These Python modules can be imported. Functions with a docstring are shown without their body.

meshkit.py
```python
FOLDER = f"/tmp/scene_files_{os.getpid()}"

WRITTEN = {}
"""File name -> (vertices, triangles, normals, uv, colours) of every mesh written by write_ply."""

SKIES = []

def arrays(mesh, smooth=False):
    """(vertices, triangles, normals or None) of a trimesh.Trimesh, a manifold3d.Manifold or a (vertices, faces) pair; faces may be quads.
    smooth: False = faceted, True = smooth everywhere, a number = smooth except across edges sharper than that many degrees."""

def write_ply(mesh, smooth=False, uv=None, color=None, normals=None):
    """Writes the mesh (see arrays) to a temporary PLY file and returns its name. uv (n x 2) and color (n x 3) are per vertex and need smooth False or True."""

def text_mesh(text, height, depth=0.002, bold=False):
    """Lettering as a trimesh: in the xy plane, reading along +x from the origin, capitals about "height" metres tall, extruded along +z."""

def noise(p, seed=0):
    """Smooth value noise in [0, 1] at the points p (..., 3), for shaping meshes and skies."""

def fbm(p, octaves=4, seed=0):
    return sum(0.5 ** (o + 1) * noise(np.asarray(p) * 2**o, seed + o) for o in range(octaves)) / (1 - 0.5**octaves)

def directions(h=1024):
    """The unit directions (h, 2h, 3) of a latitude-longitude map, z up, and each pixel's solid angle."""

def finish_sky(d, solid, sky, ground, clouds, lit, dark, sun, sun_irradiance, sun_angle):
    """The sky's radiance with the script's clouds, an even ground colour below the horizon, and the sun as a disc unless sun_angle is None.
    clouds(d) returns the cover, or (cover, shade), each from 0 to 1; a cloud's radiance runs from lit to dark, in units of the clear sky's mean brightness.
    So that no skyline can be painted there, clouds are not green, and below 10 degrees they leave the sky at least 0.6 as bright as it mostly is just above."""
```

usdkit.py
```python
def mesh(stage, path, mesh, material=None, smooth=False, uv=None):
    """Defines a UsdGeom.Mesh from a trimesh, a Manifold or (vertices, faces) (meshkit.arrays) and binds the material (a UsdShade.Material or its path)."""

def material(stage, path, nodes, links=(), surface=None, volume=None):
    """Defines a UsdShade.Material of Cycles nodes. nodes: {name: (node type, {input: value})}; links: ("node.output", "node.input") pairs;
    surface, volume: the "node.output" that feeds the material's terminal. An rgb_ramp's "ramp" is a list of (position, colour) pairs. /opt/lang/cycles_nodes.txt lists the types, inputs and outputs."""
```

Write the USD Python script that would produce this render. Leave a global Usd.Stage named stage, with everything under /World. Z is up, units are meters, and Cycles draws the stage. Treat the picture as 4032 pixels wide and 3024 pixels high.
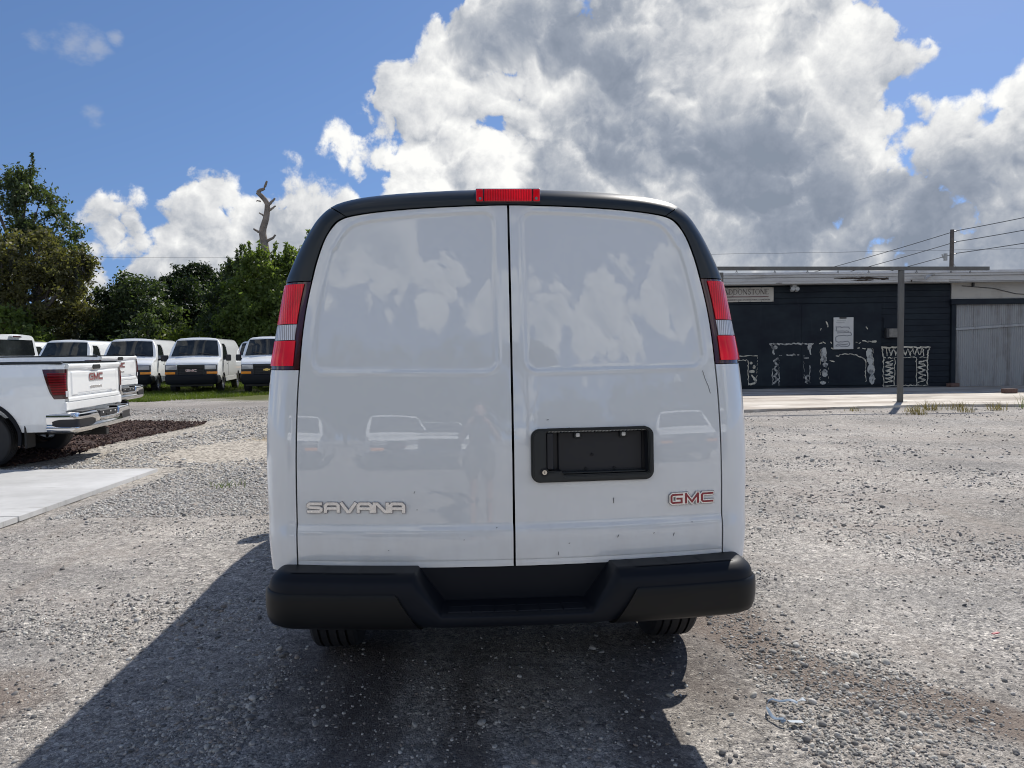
import math, random
import numpy as np
import trimesh
import manifold3d
from shapely.geometry import Polygon, LineString, Point, MultiPolygon, box as sbox
from shapely.ops import unary_union
from scipy.interpolate import PchipInterpolator
from pxr import Usd, UsdGeom, UsdLux, UsdShade, Sdf, Gf, Vt
import usdkit, meshkit

stage = Usd.Stage.CreateInMemory()
UsdGeom.SetStageUpAxis(stage, UsdGeom.Tokens.z)
UsdGeom.SetStageMetersPerUnit(stage, 1.0)
UsdGeom.Xform.Define(stage, '/World')
UsdGeom.Scope.Define(stage, '/World/Looks')
PI = math.pi

# ------------------------------------------------------------------ camera
CAMH, PITCH, ROLL, FPX = 1.55, math.atan((1512 - 1378) / 3000.0), 0.013, 3000.0
EXPOSURE = 0.15
cam = UsdGeom.Camera.Define(stage, '/World/camera')
FW = np.array([0, math.cos(PITCH), -math.sin(PITCH)])
UP0 = np.array([0, math.sin(PITCH), math.cos(PITCH)])
RT0 = np.array([1.0, 0, 0])
CR = RT0 * math.cos(ROLL) - UP0 * math.sin(ROLL)
CU = UP0 * math.cos(ROLL) + RT0 * math.sin(ROLL)
M = Gf.Matrix4d(*CR, 0, *CU, 0, *(-FW), 0, 0, 0, CAMH, 1)
cam.AddTransformOp().Set(M)
cam.CreateHorizontalApertureAttr(36.0)
cam.CreateVerticalApertureAttr(27.0)
cam.CreateFocalLengthAttr(36.0 * FPX / 4032.0)
cam.CreateClippingRangeAttr(Gf.Vec2f(0.05, 5000))
cam.CreateExposureAttr(EXPOSURE)

# ------------------------------------------------------------------ sun and sky
SUN_EL, SUN_AZ = math.radians(46.3), math.radians(29.8)     # azimuth from +y towards +x
SUN_INT, SKY_STR = 1.25, 0.10
sun_dir = np.array([math.cos(SUN_EL) * math.sin(SUN_AZ), math.cos(SUN_EL) * math.cos(SUN_AZ), math.sin(SUN_EL)])
sun = UsdLux.DistantLight.Define(stage, '/World/sun')
sun.CreateIntensityAttr(SUN_INT)
sun.CreateAngleAttr(0.53)
sun.CreateNormalizeAttr(True)
sun.CreateColorAttr(Gf.Vec3f(1.0, 0.95, 0.88))
zax = Gf.Vec3d(*sun_dir)
xax = Gf.Cross(Gf.Vec3d(0, 0, 1), zax).GetNormalized()
yax = Gf.Cross(zax, xax)
sun.AddTransformOp().Set(Gf.Matrix4d(*xax, 0, *yax, 0, *zax, 0, 0, 0, 30, 1))


class Graph:
    """collects Cycles nodes and links for one material"""
    def __init__(self):
        self.n, self.l, self.k = {}, [], 0

    def add(self, kind, out, **inp):
        name = f'{kind}_{self.k}'
        self.k += 1
        const = {}
        for key, v in inp.items():
            if isinstance(v, str) and '.' in v and v.split('.')[0] in self.n:
                self.l.append((v, f'{name}.{key}'))
            else:
                const[key] = v
        self.n[name] = (kind, const)
        return f'{name}.{out}'

    def math(self, op, a, b=0.0, c=0.0, clamp=False):
        return self.add('math', 'value', math_type=op, value1=a, value2=b, value3=c, use_clamp=clamp)

    def vmath(self, op, a, b=(0, 0, 0), out='vector', **kw):
        return self.add('vector_math', out, math_type=op, vector1=a, vector2=b, **kw)

    def range(self, v, a, b, c=0.0, d=1.0, kind='linear'):
        return self.add('map_range', 'result', range_type=kind, value=v, from_min=a, from_max=b, to_min=c, to_max=d, clamp=True)

    def noise(self, vec, scale, detail=4, rough=0.5, out='fac', **kw):
        return self.add('noise_texture', out, vector=vec, scale=scale, detail=detail, roughness=rough, **kw)

    def mix(self, fac, a, b, mode='mix'):
        return self.add('mix', 'color', mix_type=mode, fac=fac, color1=a, color2=b)

    def done(self, path, surface=None, volume=None):
        return usdkit.material(stage, path, self.n, self.l, surface=surface, volume=volume)


def px_dir(px, py):
    """direction of a picture position, in the photograph's pixels: used for laying out the clouds"""
    d = FW + CR * (px - 2016) / FPX - CU * (py - 1512) / FPX
    return d / np.linalg.norm(d)


def make_sky():
    g = Graph()
    gen = g.add('texture_coordinate', 'generated')
    d = g.vmath('normalize', gen)
    lift = g.vmath('normalize', g.vmath('multiply_add', g.vmath('absolute', d), (0, 0, 0.8), d, vector3=(0, 0, 0.16))) if False else g.vmath('normalize', g.vmath('add', d, (0, 0, 0.22)))
    sky = g.add('sky_texture', 'color', vector=lift, sky_type='single_scattering', sun_disc=False, sun_elevation=SUN_EL, sun_rotation=SUN_AZ,
                altitude=50.0, air_density=1.0, aerosol_density=0.12, ozone_density=3.0)
    sky = g.add('hsv', 'color', hue=0.503, saturation=1.1, value=1.05, fac=1.0, color=sky)
    sky = g.vmath('multiply', sky, (1.07, 1.03, 1.03))
    # cumulus banks: (picture x, y, radius) in 2212-wide coordinates
    S = 4032 / 2212
    banks = [(830, 205, 85), (800, 275, 70), (905, 195, 85), (960, 300, 160), (1040, 150, 150), (1200, 110, 180), (1350, 150, 220),
             (1500, 110, 230), (1650, 130, 200), (1775, 110, 150), (1840, 190, 130), (1905, 195, 75), (1300, 360, 290), (1560, 340, 290),
             (1000, 400, 140), (825, 330, 60), (1660, 450, 220), (1750, 320, 130), (1150, -60, 170), (1450, -100, 270), (1750, -70, 170),
             (2230, 330, 150), (2100, 400, 125), (2000, 470, 110), (2330, 300, 170), (1850, 520, 130), (1700, 580, 150), (2100, 570, 140),
             (2260, 520, 160), (1450, 560, 160), (1930, 330, 55),
             (430, 450, 75), (350, 500, 80), (255, 515, 62), (520, 500, 80), (600, 505, 75), (600, 450, 38), (300, 575, 95), (450, 580, 115),
             (620, 575, 95), (215, 545, 50), (280, 620, 120), (470, 640, 130), (650, 620, 120), (380, 560, 110), (540, 560, 110), (200, 600, 70), (330, 450, 60), (250, 470, 50), (1930, 500, 110), (480, 420, 60), (560, 440, 55), (420, 480, 100), (620, 470, 60), (1990, 480, 165), (1880, 600, 150), (290, 500, 90), (430, 540, 140), (560, 530, 135), (330, 580, 120), (430, 410, 40), (395, 430, 38),
             (1600, 700, 160), (1800, 680, 140), (2000, 680, 140), (2200, 660, 150), (1150, 620, 230), (850, 520, 110), (900, 700, 150), (1900, 620, 170), (2100, 700, 170), (2250, 760, 170), (1750, 760, 170), (1600, 620, 150), (1950, 560, 120), (760, 500, 70), (1300, 800, 200)]
    w1 = g.noise(d, 7.0, 3, 0.55, out='color')
    w1 = g.vmath('subtract', w1, (0.5, 0.5, 0.5))
    w1 = g.vmath('scale', w1, scale=0.045)
    dw = g.vmath('add', d, w1)
    best = None
    for x, y, r in banks:
        c = px_dir(x * S, y * S)
        rr = r * 1.06 * S / FPX
        t = g.vmath('distance', dw, tuple(c), out='value')
        t = g.math('multiply_add', t, -1.0, rr)          # rr - dist, radians inside the bank
        best = t if best is None else g.math('maximum', best, t)
    # banks over the trees behind the photographer, which show mirrored in the doors
    for az, el, r in ((-44, 25, .10), (-35, 25, .13), (-25, 27, .14), (-15, 26, .13), (-6, 23, .09), (6, 20, .09), (13, 19, .10), (24, 18, .12), (38, 20, .14), (-58, 24, .14), (60, 22, .16)):
        a_, e_ = math.radians(180 - az), math.radians(el)
        t = g.vmath('distance', dw, (math.sin(a_) * math.cos(e_), math.cos(a_) * math.cos(e_), math.sin(e_)), out='value')
        best = g.math('maximum', best, g.math('multiply_add', t, -1.0, r))
    # the rest of the sky goes on as broken cumulus of the same sort
    fw = px_dir(2016, 900)
    away = g.vmath('dot_product', d, tuple(fw), out='value')
    away = g.range(away, 0.78, 0.55, 0.0, 1.0, 'smoothstep')
    gn = g.noise(d, 2.1, 5, 0.5)
    gn = g.math('multiply_add', gn, 1.0, -0.56)
    gn = g.math('multiply', gn, 0.55)
    gn = g.math('multiply_add', g.math('subtract', 1.0, away), -0.5, gn)
    base = g.math('maximum', best, gn)

    def puffs(vec):
        n1 = g.noise(vec, 9.0, 7, 0.55, type='ridged_multifractal', use_normalize=True, offset=1.0, gain=1.2)
        n2 = g.noise(vec, 30.0, 7, 0.64)
        return g.math('add', g.math('multiply_add', n1, -0.055, 0.05), g.math('multiply_add', n2, 0.075, -0.0375))

    p0 = puffs(dw)
    toward = np.array(sun_dir) * 0.012
    p1 = puffs(g.vmath('add', dw, tuple(toward)))
    dens = g.math('add', base, p0)
    wisp_fine = g.noise(d, 60.0, 6, 0.7)
    alpha = g.range(g.math('add', dens, g.math('multiply_add', wisp_fine, 0.02, -0.01)), -0.004, 0.018, 0, 1, 'smoothstep')
    relief = g.math('multiply', g.math('subtract', p0, p1), 17.0)
    thick_n = g.noise(dw, 3.4, 3, 0.5)
    thick = g.math('add', g.math('multiply_add', base, 0.7, g.math('multiply', dens, 0.3)), g.math('multiply_add', thick_n, 0.50, -0.28))
    shade = g.range(thick, -0.01, 0.20, 1.0, 0.0, 'smoothstep')
    lum = g.math('add', shade, g.math('multiply', relief, 0.62))
    lum = g.math('minimum', g.math('maximum', lum, 0.0), 1.25)
    # low clouds, further off, lose contrast
    col = g.add('rgb_ramp', 'color', fac=g.math('multiply', lum, 0.8), ramp=[(0, (0.36, 0.42, 0.53)), (0.25, (0.46, 0.52, 0.63)), (0.5, (0.70, 0.745, 0.82)), (0.7, (1.02, 1.04, 1.07)), (1, (1.45, 1.45, 1.42))])
    col = g.vmath('scale', col, scale=CLOUD_GAIN)
    # thin torn scraps on the left
    wb = None
    for x, y, r in [(150, 80, 62), (90, 85, 40), (205, 98, 36), (215, 238, 40), (250, 75, 20)]:
        c = px_dir(x * S, y * S)
        t = g.vmath('distance', dw, tuple(c), out='value')
        t = g.math('multiply_add', t, -1.0 / (r * S / FPX), 1.0)
        wb = t if wb is None else g.math('maximum', wb, t)
    wn = g.noise(g.vmath('multiply', d, (1, 1, 1.5)), 22.0, 8, 0.6)
    wa = g.range(g.math('add', wb, g.math('multiply_add', wn, 2.4, -1.35)), 0.25, 1.1, 0, 0.42, 'smoothstep')
    out = g.mix(wa, sky, tuple(np.array([0.80, 0.84, 0.90]) * CLOUD_GAIN))
    out = g.mix(alpha, out, col)
    bg = g.add('background_shader', 'background', color=out, strength=SKY_STR)
    return g.done('/World/Looks/sky_look', surface=bg)


CLOUD_GAIN = 0.62 / SKY_STR
dome = UsdLux.DomeLight.Define(stage, '/World/sky')
UsdShade.MaterialBindingAPI.Apply(dome.GetPrim()).Bind(make_sky())
dome.GetPrim().SetCustomDataByKey('kind', 'structure')

# ------------------------------------------------------------------ helpers
def vnum(*a):
    return np.array(a, float)


_names = {}


def numbered(parent, name):
    k = (str(parent), name)
    i = _names.get(k, 0)
    _names[k] = i + 1
    return name if i == 0 else f'{name}_{i:03d}'


def tag(p, label=None, cat=None, group=None, kind=None):
    p = p.GetPrim() if hasattr(p, 'GetPrim') else p
    for key, v in (('label', label), ('category', cat), ('group', group), ('kind', kind)):
        if v:
            p.SetCustomDataByKey(key, v)
    return p


def obj(name, mesh, mat, parent=None, smooth=35, label=None, cat=None, group=None, kind=None):
    root = str(parent.GetPath()) if parent is not None else '/World'
    path = f'{root}/{numbered(root, name)}'
    p = usdkit.mesh(stage, path, mesh, LOOK(mat), smooth=smooth).GetPrim()
    return tag(p, label, cat, group, kind)


def thing(name, label, cat, loc=(0, 0, 0), rotz=0.0, group=None, ref=None):
    x = UsdGeom.Xform.Define(stage, f"/World/{numbered('/World', name)}")
    x.AddTranslateOp().Set(Gf.Vec3d(*map(float, loc)))
    x.AddRotateZOp().Set(float(math.degrees(rotz)))
    p = tag(x, label, cat, group)
    if ref is not None:
        p.GetReferences().AddInternalReference(ref.GetPath())
        p.SetInstanceable(True)
    return p


cat_ = trimesh.util.concatenate


def hull(points):
    m = manifold3d.Manifold.hull_points(np.asarray(points, np.float32)).to_mesh()
    return trimesh.Trimesh(m.vert_properties[:, :3], m.tri_verts, process=False)


def cbox(lo, hi, b=0.0):
    """box with chamfered edges"""
    lo, hi = np.asarray(lo, float), np.asarray(hi, float)
    if b <= 0:
        m = trimesh.creation.box(hi - lo)
        m.apply_translation((lo + hi) / 2)
        return m
    pts = []
    for i in range(8):
        c = np.array([(hi if i >> k & 1 else lo)[k] for k in range(3)])
        s = np.array([(-1 if i >> k & 1 else 1) for k in range(3)]) * b
        for k in range(3):
            o = s.copy()
            o[k] = 0
            pts.append(c + o)
    return hull(pts)


def rbox(lo, hi, r, n=3):
    """box with rounded edges"""
    lo, hi = np.asarray(lo, float) + r, np.asarray(hi, float) - r
    s = trimesh.creation.icosphere(2, r).vertices
    return hull(np.vstack([s + np.where([i >> k & 1 for k in range(3)], hi, lo) for i in range(8)]))


def grid(P, closed_u=False, flip=False):
    """P: (nu, nv, 3) points -> quad sheet as a trimesh"""
    P = np.asarray(P, float)
    nu, nv = P.shape[:2]
    idx = np.arange(nu * nv).reshape(nu, nv)
    if closed_u:
        idx = np.vstack([idx, idx[:1]])
    a, b, c, d = idx[:-1, :-1], idx[1:, :-1], idx[1:, 1:], idx[:-1, 1:]
    q = np.stack([a, b, c, d], -1).reshape(-1, 4)
    if flip:
        q = q[:, ::-1]
    f = np.vstack([q[:, [0, 1, 2]], q[:, [0, 2, 3]]])
    return trimesh.Trimesh(P.reshape(-1, 3), f, process=False)


def tube(pts, r, sides=10, cap=True):
    p = np.asarray(pts, float)
    r = np.broadcast_to(r, (len(p),))
    t = np.gradient(p, axis=0)
    t /= np.linalg.norm(t, axis=1, keepdims=True) + 1e-12
    ref = np.where(np.abs(t[:, 2:]) < 0.9, [0, 0, 1.0], [1.0, 0, 0])
    a = np.cross(t, ref)
    a /= np.linalg.norm(a, axis=1, keepdims=True) + 1e-12
    b = np.cross(t, a)
    ang = np.arange(sides) * 2 * PI / sides
    v = p[:, None] + r[:, None, None] * (np.cos(ang)[None, :, None] * a[:, None] + np.sin(ang)[None, :, None] * b[:, None])
    v = v.transpose(1, 0, 2)
    m = grid(v, closed_u=True)
    if cap:
        n = len(p)
        base = np.arange(sides) * n
        vs = np.vstack([m.vertices, p[:1], p[-1:]])
        k = len(m.vertices)
        nx = np.roll(base, -1)
        f = np.vstack([m.faces, np.stack([np.full(sides, k), nx, base], 1), np.stack([np.full(sides, k + 1), base + n - 1, nx + n - 1], 1)])
        m = trimesh.Trimesh(vs, f, process=False)
    return m


def prism(poly, depth):
    """shapely polygon(s) -> solid along +z from 0"""
    polys = [g for g in (poly.geoms if hasattr(poly, 'geoms') else [poly]) if g.area > 1e-9]
    return cat_([trimesh.creation.extrude_polygon(g, depth, engine='earcut') for g in polys])


def place(mesh, origin, ex, ey, ez):
    m = mesh.copy()
    m.vertices = np.asarray(origin) + m.vertices @ np.array([ex, ey, ez], float)
    if np.linalg.det(np.array([ex, ey, ez], float)) < 0:
        m.invert()
    return m


def wall_print(poly, x0, z0, y, depth=0.003):
    """flat shape in (x, z) standing on a wall that faces -y"""
    return place(prism(poly, depth), (x0, y, z0), (1, 0, 0), (0, 0, 1), (0, -1, 0))


def lathe_x(profile, n=48, x0=0.0):
    """profile: (radius, x) pairs turned about the x axis"""
    pr = np.asarray(profile, float)
    a = np.linspace(0, 2 * PI, n, endpoint=False)
    P = np.stack([np.broadcast_to(pr[:, 1][None] + x0, (n, len(pr))), np.cos(a)[:, None] * pr[:, 0], np.sin(a)[:, None] * pr[:, 0]], -1)
    return grid(P, closed_u=True)


def mirror_x(m):
    k = m.copy()
    k.vertices = k.vertices * [-1, 1, 1]
    k.invert()
    return k


def spline(pts, n):
    pts = np.asarray(pts, float)
    s = np.r_[0, np.cumsum(np.linalg.norm(np.diff(pts, axis=0), axis=1))]
    return PchipInterpolator(s, pts)(np.linspace(0, s[-1], n))


# ------------------------------------------------------------------ materials
_looks = {}


def LOOK(name):
    return _looks[name] if isinstance(name, str) else name


def plain(name, color, rough=0.5, var=0.0, scale=8.0, bump=0.0, bscale=200.0, bdist=0.002, space='object', **kw):
    g = Graph()
    if var or bump:
        co = g.add('texture_coordinate', 'object') if space == 'object' else g.add('geometry', 'position')
    inp = dict(roughness=rough, **kw)
    if var:
        n = g.noise(co, scale, 5, 0.6)
        k = g.range(n, 0.3, 0.7, 1 - var, 1 + var)
        inp['base_color'] = g.vmath('scale', tuple(color), scale=k)
    else:
        inp['base_color'] = tuple(color)
    if bump:
        n = g.noise(co, bscale, 3, 0.6)
        inp['normal'] = g.add('bump', 'normal', height=n, strength=bump, distance=bdist)
    _looks[name] = g.done(f'/World/Looks/{name}', surface=g.add('principled_bsdf', 'BSDF', **inp))


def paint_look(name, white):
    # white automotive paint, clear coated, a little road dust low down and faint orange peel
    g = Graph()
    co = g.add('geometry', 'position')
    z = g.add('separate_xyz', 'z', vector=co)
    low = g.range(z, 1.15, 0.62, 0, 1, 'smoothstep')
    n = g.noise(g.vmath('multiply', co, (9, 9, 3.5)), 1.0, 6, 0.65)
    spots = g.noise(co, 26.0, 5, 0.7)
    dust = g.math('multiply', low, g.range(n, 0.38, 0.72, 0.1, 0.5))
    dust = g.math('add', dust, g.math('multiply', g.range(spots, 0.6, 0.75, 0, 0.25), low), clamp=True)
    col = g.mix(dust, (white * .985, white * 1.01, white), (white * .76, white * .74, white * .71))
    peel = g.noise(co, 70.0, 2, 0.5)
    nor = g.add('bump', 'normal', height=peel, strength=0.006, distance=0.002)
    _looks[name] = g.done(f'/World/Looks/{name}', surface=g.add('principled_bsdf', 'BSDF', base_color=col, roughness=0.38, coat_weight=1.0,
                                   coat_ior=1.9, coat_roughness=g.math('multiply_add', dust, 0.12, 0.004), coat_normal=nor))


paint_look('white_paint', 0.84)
paint_look('shaded_white_paint', 0.69)  # same white darkened, for the near van that shows its shaded side
plain('black_plastic', (0.010, 0.011, 0.014), 0.42, var=0.15, scale=3, bump=0.25, bscale=900, bdist=0.0006)
plain('bumper_plastic', (0.006, 0.0075, 0.011), 0.5, specular_ior_level=0.2, var=0.12, scale=2.5, bump=0.3, bscale=700, bdist=0.0008)
plain('shaded_bevel_chrome', (0.32, 0.33, 0.36), 0.2, metallic=1.0)  # badge base layer, its dark tone painted in for the shaded bevel
plain('bumper_cap_plastic', (0.0065, 0.0065, 0.006), 0.42, specular_ior_level=0.25, var=0.10, scale=4, bump=0.2, bscale=800, bdist=0.0006)
plain('satin_black', (0.012, 0.015, 0.016), 0.30, bump=0.12, bscale=700, bdist=0.0005)
plain('cavity_black', (0.006, 0.006, 0.007), 0.8)
plain('underbody', (0.015, 0.014, 0.013), 0.8, var=0.3, scale=6)
plain('rubber', (0.017, 0.017, 0.018), 0.72, var=0.25, scale=5, bump=0.5, bscale=160, bdist=0.002)
plain('chrome', (0.78, 0.78, 0.78), 0.07, metallic=1.0)
plain('dull_chrome', (0.66, 0.63, 0.58), 0.13, metallic=1.0, var=0.12, scale=60)
plain('badge_chrome', (0.88, 0.885, 0.89), 0.24, metallic=1.0, var=0.10, scale=90)
plain('steel_wheel', (0.55, 0.55, 0.56), 0.25, metallic=0.9)
plain('badge_red', (0.22, 0.012, 0.02), 0.25, coat_weight=0.6)
plain('badge_gold', (0.75, 0.55, 0.18), 0.25, metallic=0.8)
plain('bulb_clear', (0.75, 0.75, 0.72), 0.15)
plain('amber_lens', (0.75, 0.25, 0.01), 0.2, coat_weight=0.7)
plain('headlamp_lens', (0.35, 0.36, 0.38), 0.08, coat_weight=1.0, metallic=0.3)
plain('cabin_dark', (0.02, 0.021, 0.023), 0.8)
plain('dark_red_housing', (0.035, 0.004, 0.005), 0.15, coat_weight=1.0)


def lens_look(name, color, scale, axis, rough=0.12, amp=0.5, deep=0.5, trans=0.0):
    g = Graph()
    co = g.add('texture_coordinate', 'object')
    w = g.add('wave_texture', 'fac', wave_type='bands', bands_direction=axis, profile='sine', vector=co, scale=scale)
    n = g.noise(co, 7.0, 3, 0.5)
    k = g.math('multiply', g.range(w, 0, 1, deep, 1.1), g.range(n, 0.35, 0.65, 0.75, 1.15))
    col = g.vmath('scale', tuple(color), scale=k)
    nor = g.add('bump', 'normal', height=w, strength=amp, distance=0.0025)
    p = g.add('principled_bsdf', 'BSDF', base_color=col, roughness=rough, normal=nor, coat_weight=0.35, specular_ior_level=0.3, coat_roughness=0.02)
    if trans:
        t = g.add('translucent_bsdf', 'BSDF', color=col)
        p = g.add('mix_closure', 'closure', fac=trans, closure1=p, closure2=t)
    _looks[name] = g.done(f'/World/Looks/{name}', surface=p)


lens_look('red_lens_ribbed', (0.90, 0.008, 0.022), 30.0, 'x', amp=0.30, deep=0.66, trans=0.0)
lens_look('red_lens_smooth', (0.86, 0.004, 0.016), 3.0, 'z', amp=0.0, deep=0.92, trans=0.0)
lens_look('red_lens_dark', (0.30, 0.004, 0.010), 9.0, 'z', amp=0.3, deep=0.35, trans=0.2)
lens_look('clear_lens', (0.72, 0.73, 0.76), 34.0, 'x', amp=0.6, deep=0.4)


def glass_look():
    g = Graph()
    co = g.add('geometry', 'position')
    f = g.add('fresnel', 'fac', IOR=1.52)
    gl = g.add('glossy_bsdf', 'BSDF', color=(1, 1, 1), roughness=0.02, distribution='ggx')
    tr = g.add('transparent_bsdf', 'BSDF', color=(0.42, 0.46, 0.45))
    _looks['window_glass'] = g.done('/World/Looks/window_glass', surface=g.add('mix_closure', 'closure', fac=f, closure1=tr, closure2=gl))
    g = Graph()
    f = g.add('fresnel', 'fac', IOR=1.52)
    gl = g.add('glossy_bsdf', 'BSDF', color=(1, 1, 1), roughness=0.02, distribution='ggx')
    tr = g.add('transparent_bsdf', 'BSDF', color=(0.10, 0.11, 0.115))
    _looks['privacy_glass'] = g.done('/World/Looks/privacy_glass', surface=g.add('mix_closure', 'closure', fac=f, closure1=tr, closure2=gl))


glass_look()

# ------------------------------------------------------------------ the ground
WHEEL_TRACKS = 0


def gravel_nodes(g, co):
    """colour and height of crushed stone lying in sandy fines"""
    big = g.noise(co, 0.35, 4, 0.55)
    mid = g.noise(co, 1.7, 5, 0.6)
    warp = g.vmath('scale', g.vmath('subtract', g.noise(co, 30.0, 2, 0.5, out='color'), (0.5, 0.5, 0.5)), scale=0.02)
    cw = g.vmath('add', co, warp)
    v1 = g.add('voronoi_texture', 'distance', vector=cw, feature='f1', scale=78.0)
    c1 = g.add('voronoi_texture', 'color', vector=cw, feature='f1', scale=78.0)
    v2 = g.add('voronoi_texture', 'distance', vector=cw, feature='f1', scale=190.0)
    c2 = g.add('voronoi_texture', 'color', vector=cw, feature='f1', scale=190.0)
    r1 = g.add('separate_color', 'r', color_type='rgb', color=c1)
    h1 = g.add('separate_color', 'g', color_type='rgb', color=c1)
    r2 = g.add('separate_color', 'r', color_type='rgb', color=c2)
    stone = [(0, (0.08, 0.085, 0.095)), (0.25, (0.17, 0.17, 0.178)), (0.5, (0.31, 0.305, 0.30)), (0.75, (0.54, 0.525, 0.50)), (1, (0.80, 0.78, 0.74))]
    s1 = g.add('rgb_ramp', 'color', fac=r1, ramp=stone)
    s2 = g.add('rgb_ramp', 'color', fac=r2, ramp=stone)
    # fines (pale sand and dust) cover the stones in patches
    cover = g.range(g.math('add', mid, g.math('multiply', h1, 0.40)), 0.42, 0.86, 0, 1)
    fine_tone = g.mix(g.range(big, 0.4, 0.62), (0.29, 0.285, 0.285), (0.46, 0.425, 0.385))
    small = g.mix(0.55, fine_tone, s2)
    col = g.mix(cover, s1, small)
    tone = g.range(g.noise(co, 0.55, 5, 0.6), 0.36, 0.66, 0.74, 1.16)
    col = g.vmath('scale', col, scale=tone)
    mott = g.add('voronoi_texture', 'color', vector=cw, feature='f1', scale=26.0)
    mr = g.add('separate_color', 'r', color_type='rgb', color=mott)
    fine = g.noise(co, 16.0, 6, 0.75)
    mk = g.math('multiply', g.range(mr, 0.0, 1.0, 0.80, 1.20), g.range(fine, 0.3, 0.7, 0.64, 1.36))
    col = g.vmath('scale', col, scale=mk)
    hgt = g.math('multiply', g.math('subtract', 1.0, g.math('multiply', v1, 60.0 / 78.0)), g.math('subtract', 1.0, g.math('multiply', cover, 0.7)))
    hgt = g.math('multiply_add', g.math('subtract', 1.0, v2), 0.4, hgt)
    return col, hgt, mid


def spot(g, co, x, y, rx, ry, rot=0.0, soft=0.5, nscale=2.2, namp=0.9):
    """soft-edged patch mask on the ground (world x, y)"""
    d = g.vmath('subtract', co, (x, y, 0))
    d = g.add('vector_rotate', 'vector', rotate_type='z_axis', vector=d, angle=-rot)
    d = g.vmath('multiply', d, (1 / rx, 1 / ry, 0))
    l = g.vmath('length', d, out='value')
    n = g.noise(co, nscale, 5, 0.65)
    l = g.math('add', l, g.math('multiply_add', n, namp, -namp / 2))
    return g.range(l, 1 + soft / 2, 1 - soft / 2, 0, 1, 'smoothstep')


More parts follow.
